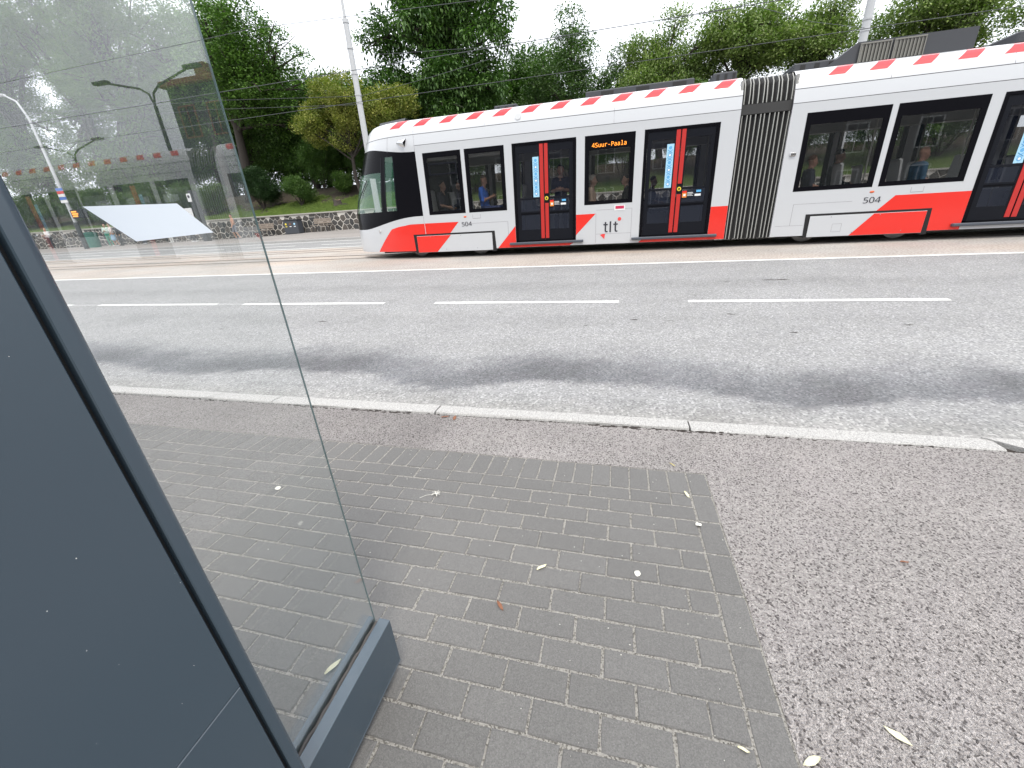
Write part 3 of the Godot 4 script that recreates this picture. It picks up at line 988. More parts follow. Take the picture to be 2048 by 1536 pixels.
func door(x0, detail = true):
	# two plug leaves, each of dark glass with a red grip strip, over a step that sticks out
	var d = Node3D.new(); d.name = "door"; tram.add_child(d, true)
	var x1 = x0 + 1.56
	var xm = (x0 + x1) * 0.5
	var g = geo()
	for r in [[x0, x1, 2.84, W1 + 0.005], [x0, x0 + 0.07, 0.64, 2.84], [x1 - 0.07, x1, 0.64, 2.84], [x0, x1, 0.62, 0.66]]:
		g.box(V(r[0], r[2], SIDE - 0.05), V(r[1], r[3], SIDE + 0.003))
	put("frame", g, "tram_black", d)
	for s in [-1.0, 1.0]:
		var leaf = Node3D.new(); leaf.name = "leaf"; d.add_child(leaf, true)
		var a = x0 + 0.075 if s < 0 else xm + 0.004
		var b = xm - 0.004 if s < 0 else x1 - 0.075
		var pa = a + 0.09 if s < 0 else a + 0.125
		var pb = b - 0.125 if s < 0 else b - 0.09
		var zo = SIDE - 0.012
		g = geo()
		var bands = [[0.66, 0.92], [1.275, 1.355], [1.63, 1.675], [2.665, 2.835]]
		for k in 4: g.cbox(V(a, bands[k][0], zo - 0.03), V(b, bands[k][1], zo), 0.002)
		for k in 3:
			g.box(V(a, bands[k][1], zo - 0.03), V(pa, bands[k + 1][0], zo - 0.0004))
			g.box(V(pb, bands[k][1], zo - 0.03), V(b, bands[k + 1][0], zo - 0.0004))
		put("leaf_frame", g, "door_black", leaf)
		for k in 3:
			g = geo()
			var y0 = bands[k][1]; var y1 = bands[k + 1][0]
			g.quad(V(pa, y0, zo - 0.006), V(pb, y0, zo - 0.006), V(pb, y1, zo - 0.006), V(pa, y1, zo - 0.006))
			put("pane", g, "door_glass" if k == 2 else "dark_glass", leaf)
		g = geo()
		g.box(V(pa, 1.30, zo - 0.02), V(pb, 1.318, zo + 0.012))
		put("mid_rail", g, "tram_black", leaf)
		# red grip strip, broken round the opening button on one leaf
		g = geo()
		var r0 = b - 0.098 if s < 0 else a + 0.008
		var r1 = b - 0.010 if s < 0 else a + 0.096
		var parts = [[0.70, 2.835]] if s < 0 else [[0.70, 1.53], [1.75, 2.835]]
		for p in parts: g.cbox(V(r0, p[0], zo), V(r1, p[1], zo + 0.012), 0.003)
		put("red_strip", g, "door_red", leaf)
		if s > 0:
			g = geo(); g.disc(V(a + 0.05, 1.64, zo + 0.008), Vector3.BACK, 0.044, 0.02, 18)
			var bt = put("button", g, "yellow", leaf)
			g = geo(); g.disc(V(a + 0.05, 1.64, zo + 0.02), Vector3.BACK, 0.02, 0.008, 12)
			put("button_core", g, "door_black", bt)
			if detail:
				var zs = zo + 0.001
				for st in [["sticker_orange", 0.13, 0.225, 1.43, 1.56], ["sticker_red_band", 0.13, 0.225, 1.53, 1.57], ["sticker_white", 0.155, 0.205, 1.46, 1.505], ["sticker_white", 0.24, 0.36, 1.525, 1.535], ["sticker_white", 0.24, 0.37, 1.505, 1.512], ["sticker_white", 0.24, 0.34, 1.485, 1.492], ["sticker_white", 0.24, 0.37, 1.462, 1.47], ["sticker_blue", 0.43, 0.53, 1.53, 1.575], ["sticker_white", 0.40, 0.53, 1.45, 1.495]]:
					var up = 0.0015 if st[0] != "sticker_orange" else 0.0
					put("sticker", boxgeo(V(a + st[1], st[3] + 0.02, zs), V(a + st[2], st[4] + 0.02, zs + 0.002 + up)), "tram_red" if st[0] == "sticker_red_band" else st[0], leaf)
		elif detail:
			var bs = put("blue_notice", boxgeo(V(b - 0.275, 1.68, zo - 0.004), V(b - 0.125, 2.57, zo - 0.001)), "sticker_pale", leaf)
			# chain of round pictograms joined by diagonal ribbons
			g = geo()
			for k in 6:
				var cy = 1.755 + k * 0.148
				g.disc(V(b - 0.20, cy, zo), Vector3.BACK, 0.042 if k % 2 == 0 else 0.034, 0.003, 14)
				if k < 5:
					for t in [-1.0, 1.0]:
						var p = V(b - 0.20 + t * 0.05, cy + 0.04, zo); var q = V(b - 0.20 - t * 0.05, cy + 0.108, zo)
						g.tube([p, q], 0.007, 4)
			put("pictogram", g, "sticker_mid", bs)
			for k in 3:
				var cy = 1.755 + k * 0.296
				g = geo(); g.disc(V(b - 0.20, cy, zo + 0.002), Vector3.BACK, 0.024, 0.002, 10)
				put("pictogram", g, "sticker_white", bs)
	g = geo()
	g.cbox(V(x0 - 0.17, 0.565, SIDE - 0.02), V(x1 + 0.19, 0.625, SIDE + 0.075), 0.012)
	put("step", g, "step_grey", d)
	return d

func bellows(x0, x1):
	var b = Node3D.new(); b.name = "articulation"; tram.add_child(b, true)
	var n = 11
	var outline = []
	for p in [[0.05, 0.50], [0.05, 1.2], [0.05, 2.0], [0.06, 2.7], [0.07, 3.1], [0.10, 3.35], [0.16, 3.55], [0.30, 3.67], [0.60, 3.72]]: outline.append(p)
	var g = geo()
	for s in [1.0, -1.0]:
		var P = []
		for p in outline:
			var row = []
			for k in n * 2 + 1:
				var inn = 0.055 if k % 2 == 0 else 0.0
				row.append(V(lerpf(x0, x1, k / (2.0 * n)), p[1] - inn * 0.5, MID + s * (1.2 - p[0] - inn)))
			P.append(row)
		for i in P.size() - 1:
			for k in n * 2:
				if s > 0: g.quad(P[i][k], P[i][k + 1], P[i + 1][k + 1], P[i + 1][k])
				else: g.quad(P[i][k + 1], P[i][k], P[i + 1][k], P[i + 1][k + 1])
	g.box(V(x0, 3.60, MID - 0.62), V(x1, 3.70, MID + 0.62))
	put("membrane", g, "bellows_black", b)
	for k in n:
		var x = lerpf(x0, x1, (2.0 * k + 1.0) / (2.0 * n))
		var lean = 0.012 * sin(k * 2.1)
		for r in [[0.52, 2.98], [3.16, 3.66]]:
			var path = []
			g = geo()
			for p in outline:
				if p[1] >= r[0] - 0.03 and p[1] <= r[1] + 0.02: path.append(V(x + lean * (p[1] - 2.0), p[1], MID + 1.2 - p[0] + 0.012))
			if r[0] < 1.0: path.append(V(x + lean, 2.97, MID + 1.2 - 0.066 + 0.012))
			else: path.push_front(V(x + lean, 3.17, MID + 1.2 - 0.078 + 0.012))
			g.tube(path, 0.011, 6)
			put("fold_edge", g, "bellows_edge", b)
	g = geo()
	g.box(V(x0, 2.98, SIDE - 0.10), V(x1, 3.16, SIDE - 0.045))
	put("strap", g, "bellows_black", b)
	put("inner_floor", boxgeo(V(x0 - 0.1, 0.60, MID - 1.0), V(x1 + 0.1, 0.655, MID + 1.0)), "interior_floor", b)

func cab_a(y):
	var ks = [[0.4, 2.40], [0.57, 2.44], [0.93, 2.44], [1.39, 2.41], [1.78, 2.34], [2.16, 2.20], [2.87, 1.88], [3.32, 1.66], [3.52, 1.57], [3.68, 1.42], [3.72, 1.30], [3.75, 0.9]]
	for k in ks.size() - 1:
		if y <= ks[k + 1][0]: return lerpf(ks[k][1], ks[k + 1][1], clampf((y - ks[k][0]) / (ks[k + 1][0] - ks[k][0]), 0, 1))
	return 0.9

func cab_b(y):
	for k in EAVES.size() - 1:
		if y <= EAVES[k + 1][1]: return 1.2 - lerpf(EAVES[k][0], EAVES[k + 1][0], clampf((y - EAVES[k][1]) / (EAVES[k + 1][1] - EAVES[k][1]), 0, 1))
	return 0.0

# t runs round the nose: negative t is the straight piece of side behind it
func cab_at(t, y, out = 0.0):
	var a = cab_a(y); var b = cab_b(y)
	if t < 0: return V(-6.0 - t, y, MID + b + out)
	if t > PI: return V(-6.0 + (t - PI), y, MID - b - out)
	var n = V(-sin(t) / maxf(a, 0.1), 0, cos(t) / maxf(b, 0.1)).normalized()
	return V(-6.0 - a * sin(t), y, MID + b * cos(t)) + n * out

func cab_patch(g, ts, lo, hi, rows, out = 0.0):
	var P = []
	for i in rows + 1:
		var row = []
		for t in ts: row.append(cab_at(t, lerpf(lo.call(t), hi.call(t), float(i) / rows), out))
		P.append(row)
	g.grid(P, true)

func cab_low(t):
	var s = minf(t, PI - t)
	return 1.41 - 0.28 * smoothstep(-0.05, 0.85, s)

func cab_high(t):
	var s = minf(t, PI - t)
	return 2.95 + 0.17 * smoothstep(-0.1, 0.8, s)

func build_cab():
	var back = -0.28
	var ts = [back, -0.14] + steps(0.0, PI, 0.065) + [PI + 0.14, PI + 0.28]
	var c = Node3D.new(); c.name = "cab"; tram.add_child(c, true)
	var g = geo()
	cab_patch(g, ts, func(_t): return BOT + 0.01, func(t): return cab_low(t), 10)
	cab_patch(g, ts, func(t): return cab_high(t), func(_t): return 3.325, 6)
	cab_patch(g, ts, func(_t): return 3.337, func(_t): return 3.75, 14)
	put("shell", g, "tram_white", c)
	g = geo()
	cab_patch(g, ts, func(_t): return 3.30, func(_t): return 3.36, 1, -0.02)
	put("panel_gap", g, "seam", c)
	# black mask with the side panel, pillars and the band over and under the glass
	g = geo()
	var sill = func(t): return 1.585 - 0.01 * minf(t, 1.0)
	var head = func(t): return 2.88 + 0.04 * smoothstep(0.0, 0.7, minf(t, PI - t))
	cab_patch(g, ts, func(t): return cab_low(t) + 0.002, sill, 3)
	cab_patch(g, ts, head, func(t): return cab_high(t) - 0.002, 3)
	cab_patch(g, [back, -0.1, 0.0, 0.07, 0.14, 0.205], sill, head, 8)
	cab_patch(g, [0.365, 0.39, 0.425], sill, head, 8)
	cab_patch(g, steps(PI - 0.425, PI, 0.06) + [PI + 0.28], sill, head, 8)
	put("mask", g, "tram_black", c)
	g = geo(); cab_patch(g, [0.205, 0.26, 0.31, 0.365], sill, head, 8, -0.006)
	put("side_window", g, "cab_glass", c)
	g = geo(); cab_patch(g, steps(0.425, PI - 0.425, 0.06), sill, func(t): return head.call(t) - 0.36, 10, -0.004)
	put("windscreen", g, "cab_glass", c)
	g = geo(); cab_patch(g, steps(0.425, PI - 0.425, 0.06), func(t): return head.call(t) - 0.36, head, 4, -0.002)
	put("sun_band", g, "tram_black", c)
	for r in [[0.20, 0.215], [0.355, 0.37], [0.425, 0.44]]:
		g = geo(); cab_patch(g, [r[0], r[1]], sill, head, 6, 0.004)
		put("window_trim", g, "door_black", c)
	# wiper and inside of the cab
	g = geo()
	g.tube([cab_at(1.35, 1.55, 0.03), cab_at(1.0, 1.9, 0.035), cab_at(0.75, 2.4, 0.03)], 0.012, 6)
	put("wiper", g, "door_black", c)
	g = geo(); g.cbox(V(-7.75, 0.7, MID - 0.5), V(-7.2, 1.56, MID + 0.5), 0.05)
	put("driver_desk", g, "step_grey", c)
	g = geo(); g.box(V(-5.84, 0.6, MID - 1.12), V(-5.78, 2.95, MID + 1.12))
	put("partition", g, "door_black", c)
	g = geo(); g.box(V(-7.5, 0.6, MID - 0.55), V(-5.8, 0.66, MID + 0.55)); put("cab_floor", g, "interior_floor", c)
	put("cab_ceiling", boxgeo(V(-7.2, 2.93, MID - 0.85), V(-5.8, 2.98, MID + 0.85)), "interior_floor", c)
	g = geo()
	g.cbox(V(-6.75, 1.05, MID - 0.25), V(-6.25, 1.18, MID + 0.25), 0.03); g.cbox(V(-6.38, 1.18, MID - 0.24), V(-6.26, 1.95, MID + 0.24), 0.03)
	put("driver_seat", g, "seat_cloth", c)
	# vertical joints of the cab shell
	for r in [[back + 0.004, BOT + 0.02, 1.40], [back + 0.004, 2.96, 3.74], [0.30, 2.99, 3.32]]:
		var path = []
		for k in 8: path.append(cab_at(r[0], lerpf(r[1], r[2], k / 7.0), 0.0))
		g = geo(); g.tube(path, 0.0035, 4)
		put("shell_joint", g, "seam", c)
	# red wedge low on the nose: it ends in a slanting edge
	g = geo()
	var P = []
	for i in 15:
		var y = lerpf(BOT + 0.012, 1.215, i / 14.0)
		var tr = lerpf(0.60, 0.33, clampf((y - 0.51) / 0.59, 0, 1))
		if y > 1.1: tr = lerpf(0.33, 0.06, pow((y - 1.1) / 0.115, 1.6))
		var row = []
		for j in 13: row.append(cab_at(lerpf(back, tr, j / 12.0), y, 0.003))
		P.append(row)
	g.grid(P, true)
	put("red_wedge", g, "tram_red", c)
	# lamp pod under the roof and a small lamp low down, a fin at the lower corner
	g = geo()
	var lp = cab_at(0.03, 3.16)
	g.grid([[lp + V(-0.17, 0.02, 0.0), lp + V(-0.17, 0.02, 0.0), lp + V(-0.17, 0.02, 0.0)], [lp + V(-0.06, -0.06, 0.0), lp + V(-0.06, 0.02, 0.075), lp + V(-0.06, 0.08, 0.0)], [lp + V(0.06, -0.10, 0.0), lp + V(0.07, 0.0, 0.11), lp + V(0.12, 0.10, 0.0)]])
	put("camera_pod", g, "chrome", c)
	g = geo(); g.t3(lp + V(0.062, -0.098, -0.002), lp + V(0.118, 0.098, -0.002), lp + V(0.072, 0.0, 0.107)); g.t3(lp + V(0.062, -0.098, -0.002), lp + V(0.072, 0.0, 0.107), lp + V(0.118, 0.098, -0.002))
	put("pod_glass", g, "tram_black", c)
	g = geo(); g.disc(cab_at(0.52, 1.07, 0.004), V(-0.5, 0, 0.86).normalized(), 0.04, 0.02, 12)
	put("marker_lamp", g, "chrome", c)
	g = geo()
	g.grid([[V(-7.0, 3.72, MID + 0.5), V(-6.1, 3.74, MID + 0.75)], [V(-7.0, 3.80, MID + 0.45), V(-6.1, 3.80, MID + 0.7)], [V(-7.0, 3.80, MID - 0.45), V(-6.1, 3.80, MID - 0.7)]])
	put("roof_rim", g, "roof_dark", c)
	return c

func build_tram():
	tram = thing("tram", "white and red articulated tram with dark windows, number 504", "tram", Vector3.ZERO)
	build_cab()
	var s1 = [[-5.53, -4.49, "window"], [-4.39, -3.355, "window"], [-3.155, -1.59, "door"], [-1.39, -0.255, "window"], [-0.06, 1.50, "door"]]
	var s2 = [[3.125, 4.595, "window"], [4.70, 6.15, "window"], [6.35, 7.91, "door"], [8.10, 9.45, "window"]]
	var s3 = [[10.95, 12.3, "window"], [12.5, 14.06, "door"], [14.3, 15.7, "window"], [15.8, 17.2, "window"], [17.4, 18.96, "door"]]
	section("front_car", -5.72, 1.865, s1)
	section("middle_car", 2.83, 9.75, s2)
	section("rear_car", 10.7, 20.6, s3)
	bellows(1.865, 2.83); bellows(9.75, 10.7)
	for list in [s1, s2, s3]:
		for o in list:
			window(o[0], o[1], false)
			if o[2] == "window": window(o[0], o[1], true, o[0] == -5.53, 0.30 if o[0] == -1.39 else (0.22 if o[0] > 3 else 0.12))
			else: door(o[0])
	# car ends
	for x in [1.82, 2.83, 9.71, 10.7, 20.56]:
		var g = geo()
		g.box(V(x, 0.5, MID + 0.55), V(x + 0.045, 3.6, MID + 1.14)); g.box(V(x, 0.5, MID - 1.14), V(x + 0.045, 3.6, MID - 0.55)); g.box(V(x, 2.75, MID - 0.55), V(x + 0.045, 3.6, MID + 0.55))
		if x > 20: g.box(V(x, 0.5, MID - 0.55), V(x + 0.045, 2.75, MID + 0.55))
		put("end_wall", g, "interior", tram)
	# red shapes on the flanks
	front_slab("red_panel", [[-5.705, BOT + 0.003], [-5.42, BOT + 0.003], [-4.72, 1.212], [-5.705, 1.218]], "tram_red", tram)
	front_slab("red_panel", [[-3.66, BOT + 0.003], [-3.16, BOT + 0.003], [-3.16, 1.03]], "tram_red", tram)
	front_slab("red_panel", [[-1.588, 0.74], [-1.11, 1.215], [-1.588, 1.215]], "tram_red", tram)
	front_slab("red_panel", [[-3.16, BOT + 0.003], [-1.75, BOT + 0.003], [-1.65, 0.562], [-3.16, 0.562]], "tram_red", tram)
	front_slab("red_panel", [[-0.06, BOT + 0.003], [1.862, BOT + 0.003], [1.862, 1.218], [1.503, 1.218], [1.503, 0.562], [0.0, 0.562]], "tram_red", tram)
	front_slab("red_panel", [[4.37, BOT + 0.003], [6.347, BOT + 0.003], [6.347, 1.232], [5.06, 1.232]], "tram_red", tram)
	front_slab("red_panel", [[7.915, BOT + 0.003], [8.4, BOT + 0.003], [9.1, 1.22], [7.915, 1.22]], "tram_red", tram)
	# bogie covers in a black surround
	for b in [[-6.09, -3.71, -4.97, -5.42, true], [3.47, 5.79, 4.76, 4.38, false], [12.4 - 1.4, 12.45, 12.2, 11.8, false], [16.0, 18.2, 17.2, 16.8, false]]:
		if b[0] > 10: continue
		var x0 = b[0]; var x1 = b[1]
		var sr = front_slab("bogie_surround", [[x0 + 0.02, 0.46], [x0 + 0.14, 0.46], [x0 + 0.14, 0.55], [x1 - 0.12, 0.55], [x1 - 0.12, 0.43], [x1 + 0.005, 0.43], [x1 - 0.02, 0.945], [x0, 0.945]], "black_gap", tram, 0.001, 0.006)
		var g = geo(); g.cbox(V(x0 + 0.095, 0.465, SIDE - 0.02), V(x1 - 0.095, 0.90, SIDE + 0.016), 0.004)
		var cv = put("bogie_cover", g, "tram_white", tram)
		if b[4]: front_slab("red_part", [[x0 + 0.10, 0.47], [b[3], 0.47], [b[2], 0.895], [x0 + 0.10, 0.895]], "tram_red", cv, 0.0165, 0.0195)
		else: front_slab("red_part", [[b[3], 0.47], [x1 - 0.10, 0.47], [x1 - 0.10, 0.895], [b[2], 0.895]], "tram_red", cv, 0.0165, 0.0195)
		g = geo()
		for k in 4: g.disc(V(x0 + 0.5 + 0.45 * k, 0.87 if k % 2 == 0 else 0.53, SIDE + 0.0205), Vector3.BACK, 0.009, 0.003, 8)
		put("screw", g, "seam", cv)
		if not b[4]:
			g = geo()
			for r in [[4.02, 4.20, 0.72, 0.724], [4.02, 4.20, 0.556, 0.56], [4.02, 4.024, 0.56, 0.72], [4.196, 4.20, 0.56, 0.72]]: g.box(V(r[0], r[2], SIDE + 0.016), V(r[1], r[3], SIDE + 0.0175))
			put("hatch_joint", g, "seam", cv)
	# wheels: only their lowest part shows under the covers
	for x in [-6.22, -4.35, 3.72, 5.55, 12.6, 14.4]:
		for z in [-9.667, -10.733]:
			var g = geo()
			g.disc(V(x, 0.616, z), Vector3.BACK, 0.295, 0.12, 28)
			var w = put("wheel", g, "wheel", tram)
			g = geo(); g.disc(V(x, 0.616, z + 0.062), Vector3.BACK, 0.20, 0.01, 20)
			put("hub", g, "under", w)
	var ug = geo()
	for r in [[-7.2, 1.7], [3.0, 9.6], [10.9, 20.3]]: ug.box(V(r[0], 0.47, MID - 1.05), V(r[1], 0.60, MID + 1.0))
	put("underframe", ug, "under", tram)
	# thin joints between the side panels
	var g = geo()
	for r in [[-3.82, 3.34, 3.52], [-0.745, 3.09, 3.33], [-0.745, 3.34, 3.52], [4.46, 3.34, 3.52], [6.35, 3.34, 3.52]]: 
		var zz = 0.0 if r[1] < 3.3 else -0.03
		g.tube([V(r[0], r[1], SIDE + zz - (0.0 if r[1] > 3.3 else 0.0)), V(r[0], r[2], SIDE - (0.10 if r[1] > 3.3 else 0.03))], 0.003, 4)
	for r in [[-3.36, -3.352, 0.66, 1.15], [-4.6, -3.36, 1.15, 1.156], [-1.105, -1.099, 0.53, 1.215], [-0.255, -0.249, 0.53, 1.29], [-1.1, -0.25, 1.29, 1.295], [-1.1, -0.25, 0.735, 0.74], [3.19, 3.196, 0.72, 1.16], [3.19, 4.3, 1.16, 1.165], [2.9, 3.45, 0.72, 0.725], [5.79, 6.34, 0.9, 0.905]]:
		g.box(V(r[0], r[2], SIDE - 0.01), V(r[1], r[3], SIDE + 0.001))
	put("panel_joint", g, "seam", tram)
	# hazard stripes along the eaves
	for k in 38:
		var x = -6.42 + 0.70 * k
		if (x > 1.35 and x < 2.9) or (x > 9.3 and x < 10.8) or x > 20.1: continue
		g = geo()
		var P = []
		for i in 9:
			var f = i / 8.0
			var y = lerpf(3.515, 3.722, f)
			var row = []
			for xx in [x + 0.25 * f, x + 0.10 + 0.25 * f, x + 0.20 + 0.25 * f, x + 0.30 + 0.23 * f]:
				if xx < -6.0:
					var a = cab_a(y); row.append(cab_at(asin(clampf((-6.0 - xx) / a, 0, 1)), y, 0.003))
				else: row.append(V(xx, y + 0.0015, MID + cab_b(y) + 0.0025))
			P.append(row)
		g.grid(P)
		put("hazard_stripe", g, "stripe_red", tram)
	# faint round vent on the eaves
	g = geo(); g.disc(V(-2.98, 3.45, SIDE - 0.062), V(0, 0.36, 0.93).normalized(), 0.075, 0.008, 20)
	put("round_badge", g, "pole_grey", tram)
	# roof gear
	for r in [[-3.75, -3.15, 3.74, 3.87], [-5.2, -4.0, 3.73, 3.80], [-1.45, 0.98, 3.74, 3.92], [1.36, 1.85, 3.74, 3.95], [2.95, 3.75, 3.74, 3.93]]:
		g = geo(); g.cbox(V(r[0], r[2], MID - 0.7), V(r[1], r[3], MID + 0.42), 0.02)
		var rb = put("roof_box", g, "roof_dark", tram)
		g = geo()
		for q in 3:
			var xx = lerpf(r[0], r[1], 0.15 + 0.33 * q)
			g.box(V(xx, r[2] + 0.04, MID + 0.42), V(xx + 0.12 * (r[1] - r[0]), r[3] - 0.04, MID + 0.425))
		put("vent", g, "louvre_gap", rb)
	var hv = put("air_conditioner", boxgeo(V(4.02, 3.74, MID - 0.8), V(6.0, 4.13, MID + 0.52)), "roof_dark", tram)
	g = geo()
	g.quad(V(3.52, 3.76, MID + 0.53), V(4.02, 3.74, MID + 0.53), V(4.02, 4.13, MID + 0.53), V(3.56, 3.80, MID + 0.53))
	g.quad(V(3.56, 3.80, MID + 0.53), V(4.02, 4.13, MID + 0.53), V(4.02, 4.13, MID - 0.8), V(3.56, 3.80, MID - 0.8))
	put("fairing", g, "roof_dark", hv)
	for r in [[4.06, 4.60], [4.64, 5.17]]:
		var gr = put("grille", boxgeo(V(r[0], 3.78, MID + 0.52), V(r[1], 4.09, MID + 0.535)), "louvre_gap", hv)
		g = geo()
		for q in [[r[0], r[1], 4.075, 4.10], [r[0], r[0] + 0.02, 3.77, 4.075], [r[1] - 0.02, r[1], 3.77, 4.075]]: g.cbox(V(q[0], q[2], MID + 0.53), V(q[1], q[3], MID + 0.56), 0.003)
		put("grille_frame", g, "louvre", gr)
		for k in 8:
			var xx = lerpf(r[0] + 0.025, r[1] - 0.02, k / 8.0)
			g = geo(); g.quad(V(xx, 3.78, MID + 0.555), V(xx + 0.04, 3.78, MID + 0.54), V(xx + 0.04, 4.075, MID + 0.54), V(xx, 4.075, MID + 0.555))
			g.quad(V(xx + 0.04, 3.78, MID + 0.54), V(xx + 0.047, 3.78, MID + 0.555), V(xx + 0.047, 4.075, MID + 0.555), V(xx + 0.04, 4.075, MID + 0.54))
			put("slat", g, "louvre", gr)
	g = geo()
	g.tube([V(7.2, 3.95, MID + 0.3), V(8.4, 4.35, MID + 0.25), V(7.3, 4.9, MID + 0.2)], 0.03, 8); g.tube([V(7.2, 3.95, MID - 0.3), V(8.4, 4.35, MID - 0.25), V(7.3, 4.9, MID - 0.2)], 0.03, 8)
	g.tube([V(7.3, 4.93, MID - 0.8), V(7.3, 5.0, MID), V(7.3, 4.93, MID + 0.8)], 0.03, 8); g.cbox(V(6.6, 3.75, MID - 0.6), V(8.8, 3.95, MID + 0.6), 0.03)
	put("pantograph", g, "roof_dark", tram)
	# writing and marks
	for p in [[-4.495, 1.145, 0.105], [4.655, 1.165, 0.115], [12.0, 1.165, 0.115]]:
		var o = put("number_lettering", textgeo("5 0 4" if false else "504", p[2], 0.003), "lettering", tram)
		o.position = V(p[0], p[1], SIDE + 0.0045); o.scale = V(1.25, 1, 1)
	var logo = Node3D.new(); logo.name = "operator_logo"; tram.add_child(logo, true)
	# t l t as bent strokes
	for x in [-0.865, -0.625]:
		g = geo()
		g.box(V(x - 0.018, 0.815, SIDE + 0.001), V(x + 0.018, 1.01, SIDE + 0.005))
		g.box(V(x - 0.05, 0.935, SIDE + 0.001), V(x - 0.018, 0.965, SIDE + 0.0048)); g.box(V(x + 0.018, 0.935, SIDE + 0.001), V(x + 0.055, 0.965, SIDE + 0.0048))
		g.slab(PackedVector2Array([Vector2(x - 0.018, 0.815), Vector2(x - 0.006, 0.782), Vector2(x + 0.022, 0.77), Vector2(x + 0.055, 0.775), Vector2(x + 0.055, 0.803), Vector2(x + 0.030, 0.80), Vector2(x + 0.018, 0.815)]), SIDE + 0.001, SIDE + 0.0048)
		put("letter", g, "lettering", logo)
	put("letter", boxgeo(V(-0.765, 0.77, SIDE + 0.001), V(-0.728, 1.02, SIDE + 0.005)), "lettering", logo)
	g = geo(); g.disc(V(-0.535, 1.065, SIDE + 0.003), Vector3.BACK, 0.042, 0.004, 24)
	put("dot", g, "logo_red", logo)
	front_slab("arrow", [[-0.99, 0.715], [-0.925, 0.655], [-0.885, 0.615], [-0.868, 0.735], [-0.93, 0.735]], "logo_red", logo, 0.001, 0.005)
	put("plate", boxgeo(V(-0.665, 1.262, SIDE + 0.001), V(-0.415, 1.375, SIDE + 0.006)), "sticker_white", tram)
	put("plate_print", boxgeo(V(-0.64, 1.295, SIDE + 0.0062), V(-0.44, 1.36, SIDE + 0.0082)), "plate_red", tram)
	for x in [-4.52, 4.62]:
		g = geo(); g.blob(V(x, 1.325, SIDE), V(0.045, 0.022, 0.012), 14, 6)
		put("side_reflector", g, "reflector", tram)
	for x in [-4.31, 5.3]:
		g = geo()
		for r in [[x, x + 0.22, 1.27, 1.278], [x, x + 0.005, 1.278, 1.37], [x + 0.215, x + 0.22, 1.278, 1.37]]: g.box(V(r[0], r[2], SIDE), V(r[1], r[3], SIDE + 0.0015))
		put("flap_joint", g, "seam", tram)
	g = geo(); g.cbox(V(2.93, 2.12, SIDE), V(3.05, 2.19, SIDE + 0.03), 0.012)
	put("door_handle", g, "chrome", tram)
	# line display behind the glass of the middle window
	var disp = put("led_display", boxgeo(V(-1.30, 2.60, SIDE - 0.01), V(-0.34, 2.80, SIDE + 0.0035)), "tram_black", tram)
	var led = put("led_text", textgeo("4Suur-Paala", 0.088, 0.002, "Droid Sans Mono", true), "led_orange", disp)
	led.position = V(-0.835, 2.685, SIDE + 0.0055)
	led.scale = V(0.98, 1, 1)
	# grab poles and seats inside
	for x in [-3.3, -1.45, -0.15, 1.6, 6.25, 7.95, 4.6, 9.6]:
		for z in [-9.45, -10.95]:
			g = geo(); g.tube([V(x, 0.66, z), V(x, 2.93, z)], 0.017, 8)
			put("grab_pole", g, "handrail", tram)
	for s in [[-5.35, 1.33, 1], [-4.28, 1.38, 1], [-3.55, 1.38, -1], [-4.75, 1.33, -1], [-1.28, 1.18, 1], [-0.36, 1.18, -1], [3.45, 1.22, 1], [4.30, 1.22, 1], [5.35, 1.22, 1], [6.0, 1.22, -1], [8.4, 1.2, 1], [9.2, 1.2, -1]]:
		for z in [-9.42, -10.98]:
			seat(V(s[0], s[1], z), s[2])

func seat(at, dir):
	# moulded shell with a pad; dir is the way it faces along x
	var s = Node3D.new(); s.name = "seat"; tram.add_child(s, true)
	s.position = at
	if dir < 0: s.rotation.y = PI
	var g = geo()
	var P = []
	var prof = [[-0.28, 0.72], [-0.235, 0.70], [-0.20, 0.35], [-0.17, 0.08], [-0.10, 0.0], [0.10, 0.0], [0.22, 0.015], [0.25, -0.02]]
	for p in prof: P.append([V(p[0], p[1], -0.22), V(p[0] - 0.02, p[1] - 0.012, 0.0), V(p[0], p[1], 0.22)])
	g.grid(P, true)
	for i in prof.size() - 1:
		for z in [-0.22, 0.22]:
			var a = V(prof[i][0], prof[i][1], z); var b = V(prof[i + 1][0], prof[i + 1][1], z)
			var o = V(-0.035, -0.03, 0)
			g.quad(a, b, b + o, a + o)
	var Q = []
	for p in prof: Q.append([V(p[0] - 0.035, p[1] - 0.03, -0.22), V(p[0] - 0.035, p[1] - 0.03, 0.22)])
	g.grid(Q)
	put("shell", g, "seat_shell", s)
	g = geo(); g.cbox(V(-0.12, 0.005, -0.19), V(0.2, 0.04, 0.19), 0.012)
	put("pad", g, "seat_cloth", s)
	g = geo(); g.box(V(-0.1, -(at.y - 0.66), -0.15), V(0.15, -0.035, 0.15))
	put("pedestal", g, "interior_floor", s)

